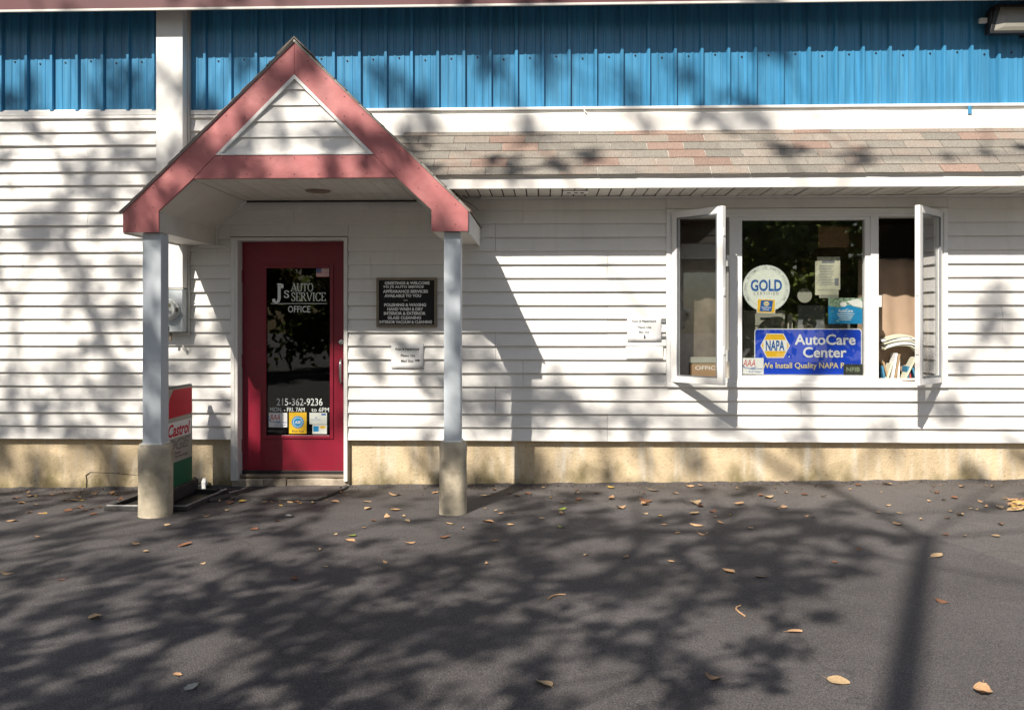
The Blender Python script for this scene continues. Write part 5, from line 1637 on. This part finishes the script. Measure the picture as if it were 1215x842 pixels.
for (x, y, a, lab) in ((0.065, -3.18, 0.4, 'thin curved dry stem lying in the sunlit middle of the drive'), (0.98, -3.42, 1.4, 'thin hooked dry stem lying beside the trunk shadow')):
    m = MB().tube([gz(x + 0.10 * (t_ - 0.5) * math.cos(a) - 0.03 * math.sin(3 * t_) * math.sin(a), y + 0.16 * (t_ - 0.5) * math.sin(a) + 0.03 * math.sin(3 * t_), 0.012) for t_ in (0, .25, .5, .75, 1)], 0.004, 5)
    tag(m.build('twig', M['leaf_tan']), lab, 'twig')

# ---------------------------------------------------------------- trees behind the camera that throw the dappled shade
def density(X, Z):
    """how much of the sun the crowns take, where their shade reaches the wall (Z > 0) or the drive (Z < 0)"""
    if -0.75 < Z < 1.0 and (abs(X + 2.44) < 0.13 or abs(X + 0.16) < 0.1): return 0.6
    if Z > 3.5: return 0.14 if X < -2 else 0.04
    if Z > 2.4: return 0.32 if X < -2.9 else (0.24 if X < -0.9 else 0.05)
    if Z > 0.9 and -2.65 < X < -0.35: return 0.52
    if Z > 1.0: return 0.36 if X < -2.5 else (0.20 if X < -0.8 else (0.05 if X < 3.2 else 0.06))
    if Z > 0.0: return 0.38 if X < -2.0 else (0.22 if X < 0.2 else (0.15 if X < 1.3 else (0.05 if X < 2.9 else 0.14)))
    if Z > -1.0: return 0.34 if X < -0.5 else (0.26 if X < 1.0 else 0.10)
    if Z > -2.3:
        if X < 0.25: return 0.17
        return 0.46 if X < 1.0 else (0.32 if X < 1.9 else (0.52 if X < 3.1 else 0.04))
    if Z > -3.6:
        return 0.52 if X < -0.6 else (0.64 if X < 0.9 else (0.42 if X < 1.9 else (0.46 if X < 3.0 else 0.03)))
    if Z > -5.0: return 0.64 if X < 1.3 else (0.38 if X < 2.1 else (0.10 if X < 3.1 else 0.03))
    return 0.2 if X < 3 else 0.05
SD = SUN
tr = random.Random(2024)
clumps = []
step = 0.17
Z = -6.6
while Z < 5.4:
    X = -9.5
    while X < 6.2:
        cx_, cz_ = X + tr.uniform(-.09, .09), Z + tr.uniform(-.09, .09)
        dd = density(cx_, cz_)
        nz = mnoise.noise(Vector((cx_ * 0.9, cz_ * 0.9, 3.1))) * 0.18 + mnoise.noise(Vector((cx_ * 2.6, cz_ * 2.6, 9.1))) * 0.6
        if cx_ < -6 or cx_ > 4.6: dd *= 0.6
        if tr.random() < dd + nz * dd * 1.6:
            hd = tr.uniform(8.3, 11.2) if cz_ < 0 else tr.uniform(7.6, 11.8)                 # metres out from the wall along the light
            k = hd / SD.y
            clumps.append((Vector((cx_, 0, cz_)) - SD * k, dd))
        X += step
    Z += step

def grow_tree(name, base, fork, r0, pts, label, fol, seed, lean=0.0):
    q = random.Random(seed)
    t_ = thing(name, base, label, 'tree')
    nodes = [Vector(fork)]; par = [-1]
    pts = sorted(pts, key=lambda p: (p - nodes[0]).length)
    plen = [0.0]
    NA = np.zeros((60000, 3)); PL = np.zeros(60000); NA[0] = fork
    for p in pts:
        k_ = len(nodes)
        bi = int(np.argmin(np.sqrt(((NA[:k_] - np.array(p)) ** 2).sum(1)) + 0.35 * PL[:k_]))
        nd = nodes[bi]
        L_ = (p - nd).length
        prev = bi
        nsub = max(1, int(L_ / 0.9))
        for s_ in range(1, nsub + 1):
            f_ = s_ / nsub
            pt = nd.lerp(p, f_)
            if s_ < nsub: pt = pt + Vector((q.uniform(-.1, .1), q.uniform(-.1, .1), q.uniform(-.05, .15) + 0.1 * math.sin(PI * f_))) * min(1, L_)
            NA[len(nodes)] = pt; PL[len(nodes)] = plen[prev] + (pt - nodes[prev]).length
            nodes.append(pt); par.append(prev); plen.append(plen[prev] + (pt - nodes[prev]).length); prev = len(nodes) - 1
    wgt = [1] * len(nodes)
    for i in range(len(nodes) - 1, 0, -1): wgt[par[i]] += wgt[i]
    rad = [min(r0 * 0.6, 0.0042 * w_ ** 0.50 + 0.0025) for w_ in wgt]
    m = MB()
    b_ = Vector(base)
    n_ = 9
    tp, trd = [], []
    for i in range(n_ + 1):
        f_ = i / n_
        p = b_.lerp(Vector(fork), f_) + Vector((0.05 * math.sin(5 * f_ + seed), 0.1 * math.sin(3 * f_), 0)) * (1 - f_) * f_ * 3
        tp.append(p); trd.append(r0 * (1.0 + 0.55 * max(0, 0.12 - f_) / 0.12 - 0.22 * f_))
    tp[0].z -= 0.3
    m.tube(tp, trd, 14)
    m.build('trunk', M['bark'], t_, smooth=True)
    m = MB()
    for i in range(1, len(nodes)):
        m.tube([nodes[par[i]], nodes[i]], [min(rad[par[i]], rad[i] * 1.5), rad[i]], 5, cap=False)
    m.build('limbs', M['bark'], t_, smooth=True)
    lv = MB(); lv2 = MB()
    for p in pts:
        tgt = lv2 if q.random() < 0.3 else lv
        s_ = q.uniform(0.03, 0.092)
        for _ in range(int(q.uniform(260, 420) * s_) - 2):
            c_ = p + Vector((q.gauss(0, s_), q.gauss(0, s_), q.gauss(0, s_)))
            ax = Vector((q.gauss(0, 1), q.gauss(0, 1), q.gauss(0, .7))).normalized()
            sd_ = ax.orthogonal().normalized()
            sd_ = (Matrix.Rotation(q.uniform(0, 6.28), 3, ax) @ sd_)
            l_ = q.uniform(0.05, 0.085); w_ = l_ * 0.6
            o = len(tgt.v)
            tgt.v += [tuple(c_ - ax * l_), tuple(c_ + sd_ * w_), tuple(c_ + ax * l_), tuple(c_ - sd_ * w_)]
            tgt.f.append((o, o + 1, o + 2, o + 3))
    lv.build('crown', M[fol], t_)
    if lv2.v: lv2.build('crown', M['foliage_gold'], t_)
    return t_

pa, pb = [], []
for p, dd in clumps:
    k = -p.y / SD.y
    Xw = p.x + SD.x * k
    (pa if Xw > -1.2 else pb).append(p)
ya_ = -12.0
grow_tree('tall_tree', (3.40 - 5.429, ya_, ground_z(-2.03, -12)), (3.40 - 5.429 - 0.04, ya_, 9.75), 0.088, pa, 'tall slim tree behind the camera, its trunk shading the right of the drive', 'foliage', 5)
grow_tree('tall_tree', (-10.6, -13.4, -0.3), (-9.9, -12.8, 6.6), 0.24, pb, 'broad tree behind the camera to the left, dappling the left wall with shade', 'foliage', 9)

def far_tree(x, y, h, r_, label, seed, fol):
    q = random.Random(seed)
    zb2 = ground_z(max(-12, min(12, x)), -12)
    t_ = thing('bushy_tree', (x, y, zb2), label, 'tree', 'trees across the street')
    m = MB(); m.tube([(x, y, zb2 - 0.2), (x + .1, y, zb2 + h * 0.4), (x - .1, y + .1, zb2 + h * 0.85)], [0.22, 0.16, 0.05], 8)
    for k in range(6):
        a = q.uniform(0, 6.28); z_ = zb2 + h * q.uniform(0.25, 0.6)
        m.tube([(x, y, z_), (x + r_ * .6 * math.cos(a), y + r_ * .6 * math.sin(a), z_ + h * 0.2)], [0.08, 0.03], 6)
    m.build('trunk', M['bark'], t_, smooth=True)
    lv = MB(); lv2 = MB()
    cl = [(x + q.gauss(0, r_ * .5), y + q.gauss(0, r_ * .35), zb2 + h * q.uniform(0.06, 1.0), q.uniform(0.4, 0.8)) for _ in range(105)]
    for (cx2, cy2, cz2, cr) in cl:
        tgt = lv2 if q.random() < 0.2 else lv
        for _ in range(60):
            c_ = Vector((cx2 + q.gauss(0, cr * .6), cy2 + q.gauss(0, cr * .6), cz2 + q.gauss(0, cr * .5)))
            ax = Vector((q.gauss(0, 1), q.gauss(0, 1), q.gauss(0, 1))).normalized(); sd_ = ax.orthogonal().normalized()
            l_ = q.uniform(0.14, 0.26); w_ = l_ * 0.6
            o = len(tgt.v)
            tgt.v += [tuple(c_ - ax * l_), tuple(c_ + sd_ * w_), tuple(c_ + ax * l_), tuple(c_ - sd_ * w_)]
            tgt.f.append((o, o + 1, o + 2, o + 3))
    lv.build('crown', M[fol], t_); lv2.build('crown', M['foliage_warm'], t_)
for i, (x, y, h, r_) in enumerate(((-19, -27, 8, 3.6), (-13.5, -25, 7.5, 3.2), (-8, -27, 9, 3.4), (-3, -25.5, 7, 3.2), (2, -27, 8.5, 3.2), (6.5, -25, 7.2, 3.0), (11, -27, 9, 3.6), (16.5, -25.5, 7.6, 3.4), (22, -27, 8.4, 3.6))):
    far_tree(x, y, h, r_, ['leftmost', 'second', 'third', 'fourth', 'middle', 'sixth', 'seventh', 'eighth', 'rightmost'][i] + ' tree from the left in the row across the street behind the camera', 300 + i, 'foliage_dark')
